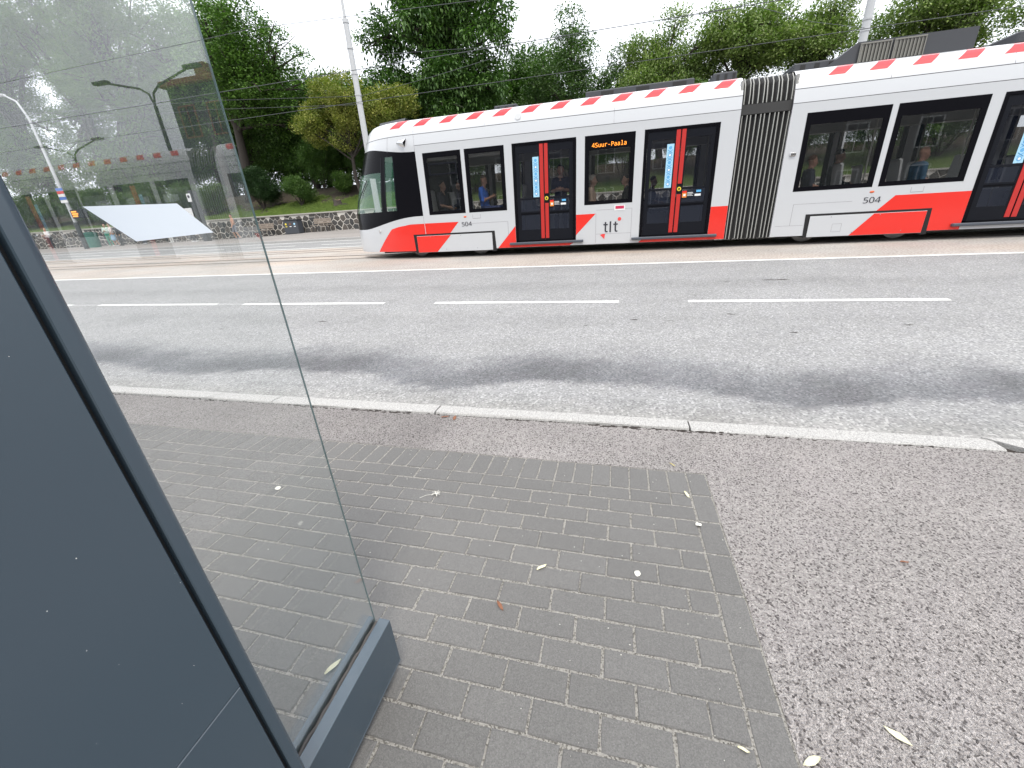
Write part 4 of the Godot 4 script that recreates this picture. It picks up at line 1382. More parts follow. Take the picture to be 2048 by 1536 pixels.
# ------------------------------------------------------------------ people
# A body is a distance field of tapered capsules joined smoothly and meshed as surface nets.
# bones: [from, to, radius from, radius to, colour]
func field_mesh(g, bones, cell, blend):
	var lo = V(1e9, 1e9, 1e9); var hi = -lo
	for b in bones:
		for k in 2:
			var r = V(1, 1, 1) * (b[2 + k] + blend + cell * 2.0)
			lo = lo.min(b[k] - r); hi = hi.max(b[k] + r)
	var nx = int(ceil((hi.x - lo.x) / cell)) + 1; var ny = int(ceil((hi.y - lo.y) / cell)) + 1; var nzz = int(ceil((hi.z - lo.z) / cell)) + 1
	var f = PackedFloat32Array(); f.resize(nx * ny * nzz); f.fill(9.0)
	var near = PackedFloat32Array(); near.resize(nx * ny * nzz); near.fill(9.0)
	var who = PackedInt32Array(); who.resize(nx * ny * nzz)
	for bi in bones.size():
		var b = bones[bi]
		var A: Vector3 = b[0]; var B: Vector3 = b[1]; var ra: float = b[2]; var rb: float = b[3]
		var m = maxf(ra, rb) + blend + cell * 2.0
		var blo = ((A.min(B) - V(m, m, m) - lo) / cell).floor(); var bhi = ((A.max(B) + V(m, m, m) - lo) / cell).ceil()
		var d: Vector3 = B - A
		var l2: float = maxf(d.length_squared(), 1e-9)
		for k in range(maxi(0, int(blo.z)), mini(nzz, int(bhi.z) + 1)):
			for j in range(maxi(0, int(blo.y)), mini(ny, int(bhi.y) + 1)):
				var at: int = (k * ny + j) * nx
				for i in range(maxi(0, int(blo.x)), mini(nx, int(bhi.x) + 1)):
					var p: Vector3 = lo + Vector3(i, j, k) * cell - A
					var t: float = clampf(p.dot(d) / l2, 0.0, 1.0)
					var dist: float = (p - d * t).length() - lerpf(ra, rb, t)
					var o: float = f[at + i]
					if dist < near[at + i]:
						near[at + i] = dist; who[at + i] = bi
					var h: float = maxf(blend - absf(o - dist), 0.0) / blend
					f[at + i] = minf(o, dist) - h * h * blend * 0.25
	var ids = {}
	var pos = []; var nor = []; var col = []
	for k in nzz - 1:
		for j in ny - 1:
			for i in nx - 1:
				var base: int = (k * ny + j) * nx + i
				var inside = 0
				var c8 = [base, base + 1, base + nx, base + nx + 1, base + nx * ny, base + nx * ny + 1, base + nx * ny + nx, base + nx * ny + nx + 1]
				for q in 8: if f[c8[q]] < 0.0: inside += 1
				if inside == 0 or inside == 8: continue
				var s = Vector3.ZERO; var cnt = 0
				for e in [[0, 1], [2, 3], [4, 5], [6, 7], [0, 2], [1, 3], [4, 6], [5, 7], [0, 4], [1, 5], [2, 6], [3, 7]]:
					var fa: float = f[c8[e[0]]]; var fb: float = f[c8[e[1]]]
					if (fa < 0.0) == (fb < 0.0): continue
					var t = fa / (fa - fb)
					var pa = Vector3(e[0] & 1, (e[0] >> 1) & 1, e[0] >> 2); var pb = Vector3(e[1] & 1, (e[1] >> 1) & 1, e[1] >> 2)
					s += pa.lerp(pb, t); cnt += 1
				ids[base] = pos.size()
				pos.append(lo + (Vector3(i, j, k) + s / cnt) * cell)
				var gx = f[c8[1]] + f[c8[3]] + f[c8[5]] + f[c8[7]] - f[c8[0]] - f[c8[2]] - f[c8[4]] - f[c8[6]]
				var gy = f[c8[2]] + f[c8[3]] + f[c8[6]] + f[c8[7]] - f[c8[0]] - f[c8[1]] - f[c8[4]] - f[c8[5]]
				var gz = f[c8[4]] + f[c8[5]] + f[c8[6]] + f[c8[7]] - f[c8[0]] - f[c8[1]] - f[c8[2]] - f[c8[3]]
				nor.append(Vector3(gx, gy, gz).normalized())
				var best = c8[0]
				for q in 8: if absf(near[c8[q]]) < absf(near[best]): best = c8[q]
				col.append(bones[who[best]][4])
	var quadf = func(a, b, c, d, flip):
		if not (ids.has(a) and ids.has(b) and ids.has(c) and ids.has(d)): return
		var A = ids[a]; var B = ids[b]; var C = ids[c]; var D = ids[d]
		if not flip: var q = B; B = D; D = q
		g.t3c(pos[A], pos[B], pos[C], nor[A], nor[B], nor[C], col[A], col[B], col[C])
		g.t3c(pos[A], pos[C], pos[D], nor[A], nor[C], nor[D], col[A], col[C], col[D])
	for k in range(1, nzz - 1):
		for j in range(1, ny - 1):
			for i in range(1, nx - 1):
				var b0: int = (k * ny + j) * nx + i
				var v0 = f[b0] < 0.0
				if v0 != (f[b0 + 1] < 0.0): quadf.call(b0, b0 - nx, b0 - nx - nx * ny, b0 - nx * ny, v0)
				if v0 != (f[b0 + nx] < 0.0): quadf.call(b0, b0 - nx * ny, b0 - 1 - nx * ny, b0 - 1, v0)
				if v0 != (f[b0 + nx * ny] < 0.0): quadf.call(b0, b0 - 1, b0 - 1 - nx, b0 - nx, v0)

# pose: joints of a figure that looks along -z; built at the origin with its feet (or the seat) at y = 0
func person(label, at, turn, pose, c, group = "", size = 1.0):
	var P = thing("person", label, "person", at, group, turn)
	P.scale = Vector3.ONE * size
	var sit = pose == "sit" or pose == "sit_phone"
	var hip_y = 0.09 if sit else 0.93
	var g = geo(); g.col = null
	var top = c.top; var leg = c.leg; var skin = c.skin; var shoe = c.shoe
	var bones = []
	var H = V(0, hip_y, 0)
	var chest = H + V(0, 0.36, -0.01); var neck = H + V(0, 0.53, 0.0)
	if sit: chest = H + V(0, 0.36, 0.03); neck = H + V(0, 0.53, 0.02)
	bones.append([H + V(-0.07, 0.0, 0), H + V(0.07, 0.0, 0), 0.115, 0.115, leg])
	bones.append([H + V(-0.055, 0.08, 0), chest + V(-0.075, 0, 0), 0.10, 0.115, top])
	bones.append([H + V(0.055, 0.08, 0), chest + V(0.075, 0, 0), 0.10, 0.115, top])
	bones.append([chest + V(-0.13, 0.11, 0.01), chest + V(0.13, 0.11, 0.01), 0.07, 0.07, top])
	bones.append([chest + V(0, 0.10, 0), neck + V(0, 0.06, -0.01), 0.065, 0.05, skin])
	var hands = []
	for s in [-1.0, 1.0]:
		var hip = H + V(s * 0.09, -0.02, 0)
		var knee; var ank; var toe
		if sit:
			knee = hip + V(s * 0.03, 0.02, -0.43); ank = knee + V(0, -0.43, 0.03); toe = ank + V(s * 0.02, -0.04, -0.17)
		elif pose == "walk":
			knee = hip + V(s * 0.01, -0.42, -0.12 if s > 0 else 0.02); ank = knee + V(0, -0.41, 0.10 if s > 0 else 0.16); toe = ank + V(s * 0.02, -0.045, -0.17)
		else:
			knee = hip + V(s * 0.02, -0.42, -0.01); ank = knee + V(0, -0.41, 0.03); toe = ank + V(s * 0.03, -0.045, -0.16)
		bones.append([hip, knee, 0.095, 0.062, leg])
		var bare = c.get("bare_shin", false)
		bones.append([knee, ank, 0.062, 0.040, skin if bare else leg])
		bones.append([ank + V(0, -0.03, 0.02), toe, 0.042, 0.034, shoe])
		var sh = chest + V(s * 0.185, 0.11, 0.01)
		var el; var wr
		if pose == "fold":
			el = sh + V(s * 0.05, -0.26, -0.03); wr = el + V(-s * 0.20, 0.03, -0.16)
		elif pose == "sit_phone":
			el = sh + V(s * 0.04, -0.27, -0.06); wr = el + V(-s * 0.13, 0.08, -0.20)
		elif pose == "sit":
			el = sh + V(s * 0.04, -0.27, -0.02); wr = el + V(-s * 0.08, -0.06, -0.22)
		elif pose == "walk":
			el = sh + V(s * 0.06, -0.27, 0.05 * s); wr = el + V(-s * 0.02, -0.20, -0.12)
		else:
			el = sh + V(s * 0.06, -0.28, 0.03); wr = el + V(0, -0.23, -0.07)
		var sleeve = c.get("sleeve", "short")
		bones.append([sh, el, 0.058, 0.043, top])
		bones.append([el, wr, 0.041, 0.028, top if sleeve == "long" else skin])
		var d = (wr - el).normalized()
		var palm = wr + d * 0.075
		bones.append([wr, palm, 0.028, 0.034, skin])
		hands.append([palm, d, s])
	if c.has("skirt"):
		bones.append([H + V(-0.05, -0.05, 0), H + V(-0.06, -0.38, -0.02), 0.13, 0.15, c.skirt]); bones.append([H + V(0.05, -0.05, 0), H + V(0.06, -0.38, -0.02), 0.13, 0.15, c.skirt])
	field_mesh(g, bones, 0.021, 0.045)
	# fingers: four unequal bent ones and a thumb from the side of the palm
	g.col = skin
	for h in hands:
		var d = h[1]; var side = d.cross(V(0, 0, -1)).normalized()
		if side.length() < 0.5: side = V(1, 0, 0)
		var curl = side.cross(d).normalized()
		for k in 4:
			var root = h[0] + side * (k - 1.5) * 0.017 + d * 0.008
			var len = [0.055, 0.068, 0.074, 0.064][k]
			g.tube([root, root + d * len * 0.55 - curl * 0.004, root + d * len * 0.95 - curl * 0.025], [0.0095, 0.009, 0.0065], 5)
		var r0 = h[0] - d * 0.045 + side * h[2] * -0.026
		g.tube([r0, r0 + d * 0.03 + side * h[2] * -0.022, r0 + d * 0.055 + side * h[2] * -0.026 - curl * 0.012], [0.0115, 0.011, 0.008], 5)
	# head on its own finer grid, added to the same skin
	g.col = null
	var tilt = 0.32 if pose == "sit_phone" else 0.05
	var B = Basis(Vector3.RIGHT, -tilt)
	var hc = neck + V(0, 0.155, -0.02)
	var at_head = func(x, y, z): return hc + B * V(x, y, z)
	var hb = []
	hb.append([at_head.call(0, 0.045, 0.012), at_head.call(0, -0.01, -0.008), 0.083, 0.076, skin])
	hb.append([at_head.call(0, -0.03, -0.03), at_head.call(0, -0.085, -0.055), 0.058, 0.030, skin])
	hb.append([at_head.call(0, 0.0, -0.082), at_head.call(0, -0.032, -0.104), 0.010, 0.014, skin])
	hb.append([at_head.call(-0.02, -0.066, -0.076), at_head.call(0.02, -0.066, -0.076), 0.011, 0.011, skin.lerp(Color(0.35, 0.09, 0.08), 0.6)])
	for s in [-1.0, 1.0]:
		hb.append([at_head.call(s * 0.082, 0.008, 0.01), at_head.call(s * 0.079, -0.03, 0.004), 0.014, 0.009, skin])
		hb.append([at_head.call(s * 0.018, 0.026, -0.078), at_head.call(s * 0.045, 0.026, -0.066), 0.010, 0.009, skin])
	hb.append([neck + V(0, 0.0, 0), hc + V(0, -0.06, 0.01), 0.050, 0.048, skin])
	field_mesh(g, hb, 0.0125, 0.018)
	for s in [-1.0, 1.0]:
		g.col = Color(0.5, 0.5, 0.48); g.blob(at_head.call(s * 0.031, 0.004, -0.071), V(0.014, 0.008, 0.009), 8, 5)
		g.col = Color(0.02, 0.015, 0.012); g.blob(at_head.call(s * 0.031, 0.004, -0.0775), V(0.006, 0.006, 0.005), 6, 4)
	put("body", g, "body", P)
	if c.has("hair"):
		# hair as a cap over the skull that leaves the face free
		var hg = geo(); hg.col = c.hair
		var rows = []
		for i in 8:
			var row = []
			for j in 19:
				var ph = TAU * j / 18.0
				var back = 0.5 - 0.5 * cos(ph)          # 0 at the face, 1 at the back
				var reach = lerpf(0.92, c.get("hair_long", 1.75), smoothstep(0.12, 0.6, back))
				var th = reach * i / 7.0
				var r = 0.094 + 0.006 * sin(j * 5.0 + i * 3.0)
				row.append(at_head.call(sin(th) * sin(ph) * r * 0.95, 0.045 + cos(th) * r * 0.98, 0.010 - sin(th) * cos(ph) * r * 1.04))
			rows.append(row)
		hg.grid(rows)
		put("hair", hg, "body", P)
	if pose == "sit_phone":
		var pg = geo()
		var hm = (hands[0][0] + hands[1][0]) * 0.5
		pg.cbox(hm + V(-0.036, 0.0, -0.045), hm + V(0.036, 0.14, -0.034), 0.004)
		put("held_phone", pg, "tram_black", P)
	return P

func look(top, leg, shoe = Color(0.03, 0.03, 0.03), skin = Color(0.42, 0.25, 0.18), extra = {}):
	var d = {"top": top, "leg": leg, "shoe": shoe, "skin": skin, "hair": Color(0.03, 0.022, 0.016)}
	d.merge(extra, true)
	return d

func build_passengers():
	var dark = Color(0.02, 0.022, 0.03)
	var grp = "passengers inside the tram"
	person("seated passenger in a bright blue shirt looking down at a phone", V(-4.08, 1.40, -9.47), -PI / 2, "sit_phone", look(Color(0.03, 0.13, 0.55), Color(0.03, 0.05, 0.16), Color(0.03, 0.03, 0.03), Color(0.40, 0.22, 0.15), {"hair": Color(0.10, 0.065, 0.04), "hair_long": 1.5}), grp)
	person("dark-clothed passenger seated by the opening hopper window, facing the blue shirt", V(-5.30, 1.36, -9.55), -PI / 2, "sit", look(dark, Color(0.015, 0.02, 0.05), Color(0.02, 0.02, 0.02), Color(0.32, 0.19, 0.13), {"sleeve": "short"}), grp)
	person("dark-clothed passenger seated by the hopper window, facing the cab", V(-4.82, 1.36, -9.60), PI / 2, "sit", look(Color(0.03, 0.03, 0.045), Color(0.015, 0.02, 0.06), Color(0.02, 0.02, 0.02), Color(0.30, 0.18, 0.13), {"sleeve": "long"}), grp)
	person("passenger in dark blue standing behind the door nearest the cab", V(-2.06, 0.66, -9.72), PI, "fold", look(Color(0.02, 0.025, 0.05), Color(0.02, 0.02, 0.03)), grp)
	person("grey-haired passenger in a beige top seated under the orange line display", V(-1.22, 1.20, -9.50), -PI / 2, "sit", look(Color(0.42, 0.32, 0.25), Color(0.08, 0.08, 0.09), Color(0.05, 0.04, 0.03), Color(0.42, 0.26, 0.19), {"hair": Color(0.48, 0.44, 0.38), "hair_long": 2.0}), grp)
	person("passenger in black seated under the line display, facing the grey-haired one", V(-0.42, 1.16, -9.52), PI / 2, "sit", look(Color(0.015, 0.013, 0.013), Color(0.02, 0.02, 0.02)), grp)
	person("dark-haired passenger seated far inside behind the door beside the bellows", V(0.32, 1.14, -10.9), -PI / 2, "sit", look(Color(0.03, 0.03, 0.035), dark), grp)
	person("red-haired passenger seated low behind the bellows", V(3.58, 1.24, -9.52), -PI / 2, "sit", look(Color(0.03, 0.035, 0.05), dark, Color(0.02, 0.02, 0.02), Color(0.42, 0.22, 0.15), {"hair": Color(0.13, 0.055, 0.025)}), grp)
	person("passenger in black facing forward in the window behind the bellows", V(4.42, 1.26, -10.35), -PI / 2, "sit", look(Color(0.015, 0.017, 0.02), dark, Color(0.02, 0.02, 0.02), Color(0.42, 0.26, 0.19), {"sleeve": "long"}), grp, 1.12)
	person("balding passenger in a blue striped shirt beside the third door", V(5.62, 1.22, -9.50), -PI / 2, "sit", look(Color(0.06, 0.13, 0.21), Color(0.05, 0.06, 0.08), Color(0.03, 0.03, 0.03), Color(0.42, 0.22, 0.15), {"hair": Color(0.28, 0.17, 0.12), "hair_long": 1.1}), grp)

func build_people():
	var grp = "people waiting on the far pavement"
	var put_at = func(x, z): return V(x, far_y(x, z), z)
	var skin = Color(0.45, 0.28, 0.20)
	person("person in a white shirt over grey, dark trousers, by the stone wall", put_at.call(-48.6, -24.6), PI + 0.2, "fold", look(Color(0.62, 0.62, 0.62), Color(0.02, 0.022, 0.03), Color(0.5, 0.5, 0.5), skin, {"sleeve": "long", "hair": Color(0.35, 0.25, 0.15)}), grp)
	person("person in a pale mint top and green trousers on the far pavement", put_at.call(-41.6, -24.6), PI + 0.5, "fold", look(Color(0.55, 0.66, 0.60), Color(0.06, 0.30, 0.20), Color(0.55, 0.55, 0.5), skin, {"sleeve": "long"}), grp)
	person("person in a white top and light blue skirt on the far pavement", put_at.call(-40.9, -24.5), PI - 0.4, "walk", look(Color(0.66, 0.58, 0.56), Color(0.45, 0.28, 0.20), Color(0.6, 0.6, 0.6), skin, {"skirt": Color(0.28, 0.45, 0.60), "hair": Color(0.08, 0.05, 0.03), "hair_long": 2.3, "bare_shin": true}), grp)
	person("person dressed all in black on the far pavement", put_at.call(-40.1, -24.4), PI - 0.2, "stand", look(Color(0.012, 0.012, 0.014), Color(0.012, 0.012, 0.014), Color(0.02, 0.02, 0.02), skin, {"sleeve": "long"}), grp)
	person("person in grey with black shoes beyond the pale glass mark", put_at.call(-37.6, -24.4), PI, "stand", look(Color(0.2, 0.2, 0.22), Color(0.10, 0.11, 0.14), Color(0.5, 0.5, 0.5), skin), grp)
	person("person in white trousers beyond the pale glass mark", put_at.call(-34.9, -24.5), PI, "stand", look(Color(0.3, 0.25, 0.25), Color(0.62, 0.62, 0.60), Color(0.6, 0.6, 0.6), skin), grp)
	person("person with white shoes and dark trousers beyond the pale glass mark", put_at.call(-32.2, -24.2), PI - 0.5, "walk", look(Color(0.12, 0.12, 0.14), Color(0.03, 0.03, 0.035), Color(0.72, 0.72, 0.72), skin), grp)
	person("shirtless person in grey shorts walking past the stone wall", put_at.call(-28.9, -24.9), PI - 0.5, "walk", look(Color(0.46, 0.27, 0.19), Color(0.20, 0.21, 0.24), Color(0.30, 0.30, 0.32), Color(0.46, 0.27, 0.19), {"bare_shin": true}), grp)

# ------------------------------------------------------------------ poles, wires, benches and the rest of the street
func build_street_things():
	# tram poles
	for p in [[-10.75, "grey steel tram mast standing behind the tram's cab"], [6.25, "grey steel tram mast behind the roof box of the tram"], [-30.5, "grey steel tram mast beyond the glass, away from the tram"]]:
		if p[0] < -20: continue
		var t = thing("tram_mast", p[1], "mast", V(p[0], 0.31, -15.2), "tram masts between tracks and far lane")
		var g = geo(); g.tube([V(0, 0, 0), V(0, 4.0, 0), V(0, 7.9, 0)], [0.125, 0.115, 0.10], 14)
		put("pole", g, "pole_grey", t)
		g = geo(); g.tube([V(0, 7.88, 0), V(0, 8.0, 0)], 0.118, 14)
		for y in [5.35, 5.62, 6.3, 7.1]: g.tube([V(0, y, 0), V(0, y + 0.06, 0)], 0.125, 14)
		put("collar", g, "pole_grey", t)
		g = geo(); g.tube([V(0, 7.9, 0), V(-0.02, 11.5, 0)], [0.055, 0.045], 10)
		put("upper_pole", g, "pole_grey", t)
		g = geo(); g.cbox(V(-0.22, 0, -0.22), V(0.22, 0.06, 0.22), 0.01); put("foot", g, "dark_metal", t)
	# overhead wires
	var wires = [
		["contact wire over the near track", [V(-90, 5.35, -10.2), V(-30, 5.25, -10.2), V(-10.7, 5.2, -10.2), V(6.2, 5.18, -10.2), V(60, 5.3, -10.2)], 0.009],
		["carrying wire above the near track", [V(-90, 6.3, -10.2), V(-30, 6.35, -10.2), V(-10.7, 6.5, -10.2), V(-2.0, 6.05, -10.2), V(6.2, 6.5, -10.2), V(60, 6.3, -10.2)], 0.007],
		["contact wire over the far track", [V(-90, 5.35, -13.4), V(-10.7, 5.27, -13.4), V(6.2, 5.28, -13.4), V(60, 5.35, -13.4)], 0.009],
		["cross wire sloping from the mast behind the cab to the near track", [V(-10.75, 5.9, -15.2), V(-6.5, 5.45, -12.6), V(-2.0, 5.18, -10.2)], 0.006],
		["cross wire from the mast behind the cab away over the glass", [V(-10.75, 5.92, -15.2), V(-17.7, 6.52, -15.2), V(-30.5, 7.3, -15.4)], 0.008],
		["lower wire from the mast behind the cab away over the glass", [V(-10.75, 5.64, -15.2), V(-17.84, 6.21, -15.2), V(-30.5, 6.9, -15.4)], 0.008],
		["wire rising over the bellows to the mast behind the roof box", [V(2.05, 5.18, -10.2), V(4.0, 5.35, -12.5), V(6.25, 5.75, -15.2)], 0.006],
		["wire running over the trees from mast to mast", [V(-10.75, 7.2, -15.2), V(-4.0, 6.68, -15.2), V(2.3, 6.72, -15.2), V(6.25, 7.1, -15.2)], 0.007],
	]
	for w in wires:
		var g = geo(); g.tube(w[1], w[2], 5)
		tag(put("overhead_wire", g, "wire", null), "thin dark " + w[0], "wire", "overhead tram wires")
	# benches along the wall
	for b in [[-27.1, "weathered wooden bench by the stone wall beyond the glass edge"], [-21.95, "weathered wooden bench by the stone wall between bin and tram"]]:
		var y = far_y(b[0], -25.9)
		var t = thing("park_bench", b[1], "bench", V(b[0], y, -26.0), "benches along the stone wall")
		for k in 4:
			var g = geo(); g.cbox(V(-0.75, 0.42, 0.02 + k * 0.105), V(0.75, 0.455, 0.11 + k * 0.105), 0.006); put("seat_slat", g, "bench_wood", t)
		for k in 3:
			var g = geo(); g.cbox(V(-0.75, 0.55 + k * 0.125, -0.05 - k * 0.025), V(0.75, 0.655 + k * 0.125, -0.02 - k * 0.025), 0.006); put("back_slat", g, "bench_wood", t)
		for x in [-0.58, 0.58]:
			for z in [0.03, 0.38]:
				var g = geo(); g.cbox(V(x - 0.025, 0, z - 0.025), V(x + 0.025, 0.42, z + 0.025), 0.005); put("leg", g, "dark_metal", t)
			var g2 = geo(); g2.tube([V(x, 0.40, 0.0), V(x, 0.6, -0.055), V(x, 0.92, -0.12)], 0.02, 6); put("back_support", g2, "dark_metal", t)
	# sorting bin with three round openings
	var t = thing("recycling_bin", "dark grey sorting bin with three coloured emblems against the stone wall", "bin", V(-24.4, far_y(-24.4, -25.8), -25.85))
	var g = geo(); g.cbox(V(-0.62, 0, -0.3), V(0.62, 0.95, 0.3), 0.04); put("body", g, "bin_dark", t)
	g = geo(); g.cbox(V(-0.66, 0.95, -0.33), V(0.66, 1.02, 0.33), 0.02); put("lid", g, "dark_metal", t)
	for k in 3:
		g = geo(); g.disc(V(-0.38 + k * 0.38, 0.70, 0.305), Vector3.BACK, 0.075, 0.012, 16); put("emblem", g, ["yellow", "brown_leaf", "sticker_pale"][k], t)
		g = geo(); g.box(V(-0.46 + k * 0.38, 0.50, 0.30), V(-0.30 + k * 0.38, 0.55, 0.306)); put("caption", g, ["yellow", "sticker_white", "sticker_white"][k], t)
	# stop mast with signs and a display
	var sx = -40.3; var sz = -22.0
	t = thing("lamp_post", "tall pale lamp post carrying striped stop signs and an orange display", "lamp post", V(sx, far_y(sx, sz), sz))
	g = geo(); g.tube([V(0, 0, 0), V(0, 3.0, 0), V(0, 6.5, 0), V(-0.05, 8.6, 0), V(-0.5, 9.6, 0), V(-1.5, 10.1, 0)], [0.12, 0.11, 0.085, 0.07, 0.06, 0.05], 10); put("pole", g, "pole_grey", t)
	g = geo(); g.cbox(V(-2.1, 10.02, -0.13), V(-1.4, 10.14, 0.13), 0.03); put("lamp_head", g, "pole_grey", t)
	g = geo(); g.tube([V(0, 0, 0), V(0, 1.9, 0)], 0.15, 10); put("lower_sleeve", g, "dark_metal", t)
	for k in 5:
		g = geo(); g.cbox(V(-0.34, 3.25 + k * 0.2, 0.10), V(0.34, 3.43 + k * 0.2, 0.13), 0.006); put("sign_plate", g, ["board_white", "sign_blue", "board_white", "sign_red", "sign_blue"][k], t)
	g = geo(); g.cbox(V(0.12, 2.15, -0.08), V(1.55, 2.75, 0.12), 0.02); var dsp = put("led_display_case", g, "tram_black", t)
	for k in 3:
		g = boxgeo(V(0.22, 2.26 + k * 0.15, 0.121), V(0.75 + 0.1 * (k % 2), 2.36 + k * 0.15, 0.124)); put("led_line", g, "led_orange", dsp)
	t = thing("litter_bin", "dark green litter bin beside the pale lamp post", "bin", V(-42.6, far_y(-42.6, -24.0), -24.0))
	g = geo(); g.tube([V(0, 0, 0), V(0, 0.5, 0), V(0, 1.05, 0)], [0.40, 0.44, 0.46], 14); put("drum", g, "bin_green", t)
	g = geo(); g.tube([V(0, 1.05, 0), V(0, 1.12, 0), V(0, 1.2, 0)], [0.49, 0.47, 0.2], 14); put("lid", g, "bin_green", t)
	# square information column with white boards
	var ix = -31.1
	t = thing("information_column", "dark square column with white notice boards by the stone wall", "column", V(ix, far_y(ix, -24.3), -24.3))
	g = geo(); g.cbox(V(-0.2, 0, -0.2), V(0.2, 3.5, 0.2), 0.02); put("post", g, "dark_metal", t)
	g = geo(); g.cbox(V(-1.1, 1.15, 0.21), V(-0.28, 2.35, 0.25), 0.01); put("notice_board", g, "board_white", t)
	g = geo(); g.cbox(V(-0.95, 0.95, 0.215), V(-0.1, 1.12, 0.245), 0.01); put("lower_board", g, "board_white", t)
	g = geo(); g.cbox(V(-0.35, 2.75, 0.21), V(0.02, 3.3, 0.24), 0.01); var sg = put("stop_sign", g, "board_white", t)
	g = geo(); g.disc(V(-0.165, 3.1, 0.245), Vector3.BACK, 0.11, 0.012, 16); put("emblem", g, "lettering", sg)
	g = geo(); g.tube([V(-1.1, 1.15, 0.2), V(-0.2, 1.15, 0.19)], 0.02, 6); g.tube([V(-1.1, 2.3, 0.2), V(-0.2, 2.3, 0.19)], 0.02, 6); put("bracket", g, "dark_metal", t)
	# tree stump on the lawn
	var sy = park_y(-22.4, -29.0)
	t = thing("tree_stump", "short rough tree stump on the grass slope", "stump", V(-22.4, sy - 0.05, -29.0))
	g = geo()
	var ring = []
	for i in 4:
		var row = []
		for j in 13:
			var a = TAU * j / 12.0
			var r = [0.46, 0.34, 0.29, 0.26][i] * (1.0 + 0.16 * sin(a * 3.0 + i) + 0.08 * sin(a * 7.0))
			row.append(V(cos(a) * r, [0.0, 0.14, 0.32, 0.46][i] + (0.06 * sin(a * 2.0) if i == 3 else 0.0), -sin(a) * r))
		ring.append(row)
	g.grid(ring)
	put("bark", g, "bark", t)
	g = geo()
	for j in 12: g.t3(V(0, 0.44, 0), ring[3][j], ring[3][j + 1])
	put("cut_face", g, "stump_wood", t)
	g = geo(); g.tube([V(0.3, 0.03, 0.05), V(0.7, 0.10, 0.12), V(1.0, 0.05, 0.1)], [0.1, 0.07, 0.03], 7); put("root", g, "bark", t)
	# street lamps and houses down the street: seen mirrored in the shelter glass
	for p in [[19.8, -16.2, 7.2, "dark double-armed street lamp beyond the end of the tram"], [35.3, -22.0, 6.4, "dark double-armed street lamp far along the park side"]]:
		t = thing("street_lamp", p[3], "street lamp", V(p[0], road_y(p[1]), p[1]), "double-armed street lamps")
		g = geo(); g.tube([V(0, 0, 0), V(0, p[2] - 0.6, 0)], [0.13, 0.075], 10); put("post", g, "dark_metal", t)
		for s in [-1.0, 1.0]:
			g = geo(); g.tube([V(0, p[2] - 0.6, 0), V(s * 0.15, p[2] - 0.1, 0), V(s * 0.6, p[2] + 0.15, 0), V(s * 2.4, p[2] + 0.55, 0)], 0.045, 8); put("arm", g, "dark_metal", t)
			g = geo(); g.cbox(V(s * 2.8 - 0.45, p[2] + 0.55, -0.14), V(s * 2.8 + 0.45, p[2] + 0.68, 0.14), 0.03); put("lamp_head", g, "dark_metal", t)
	house("dark stone corner house with red roof trim beyond the tram's end", V(24.2, 0.6, -25.9), 7.2, 9.6, 3.6, 3, 3, "facade_dark", true)
	house("long grey house behind the pavement, across from the tram", V(-4.0, 0.1, 22.0), 60.0, 9.5, 8.0, 14, 3, "facade", false)

func house(label, at, w, h, d, nx, ny, m, red):
	# front faces the street; windows are recessed openings with panes
	var t = thing("town_house", label, "house", at)
	var s = 1.0 if at.z < 0 else -1.0
	var g = geo(); g.box(V(-w / 2, -0.6, -d / 2), V(w / 2, h, d / 2)); put("wall", g, m, t)
	g = geo(); g.cbox(V(-w / 2 - 0.3, h, -d / 2 - 0.3), V(w / 2 + 0.3, h + 0.35, d / 2 + 0.3), 0.05)
	var r = put("roof", g, "facade_red" if red else "roof_dark", t)
	g = geo(); g.box(V(-w * 0.3, h + 0.35, -0.4), V(-w * 0.3 + 0.9, h + 1.8, 0.4)); g.box(V(w * 0.2, h + 0.35, -0.4), V(w * 0.2 + 0.9, h + 1.6, 0.4)); put("chimney", g, "facade_red", r)
	for j in ny:
		for i in nx:
			var x = -w / 2 + w * (i + 0.5) / nx; var y = 0.9 + j * (h - 0.8) / ny
			var wn = Node3D.new(); wn.name = "window"; t.add_child(wn, true)
			g = geo()
			var z0 = s * d / 2
			for q in [[x - 0.7, x + 0.7, y - 0.08, y], [x - 0.7, x + 0.7, y + 1.7, y + 1.78], [x - 0.7, x - 0.6, y, y + 1.7], [x + 0.6, x + 0.7, y, y + 1.7], [x - 0.03, x + 0.03, y, y + 1.7]]:
				g.box(V(q[0], q[2], minf(z0, z0 + s * 0.06)), V(q[1], q[3], maxf(z0, z0 + s * 0.06)))
			put("frame", g, "board_white" if not red else "facade_red", wn)
			g = boxgeo(V(x - 0.6, y, minf(z0 + s * 0.01, z0 + s * 0.02)), V(x + 0.6, y + 1.7, maxf(z0 + s * 0.01, z0 + s * 0.02))); put("pane", g, "tram_black", wn)

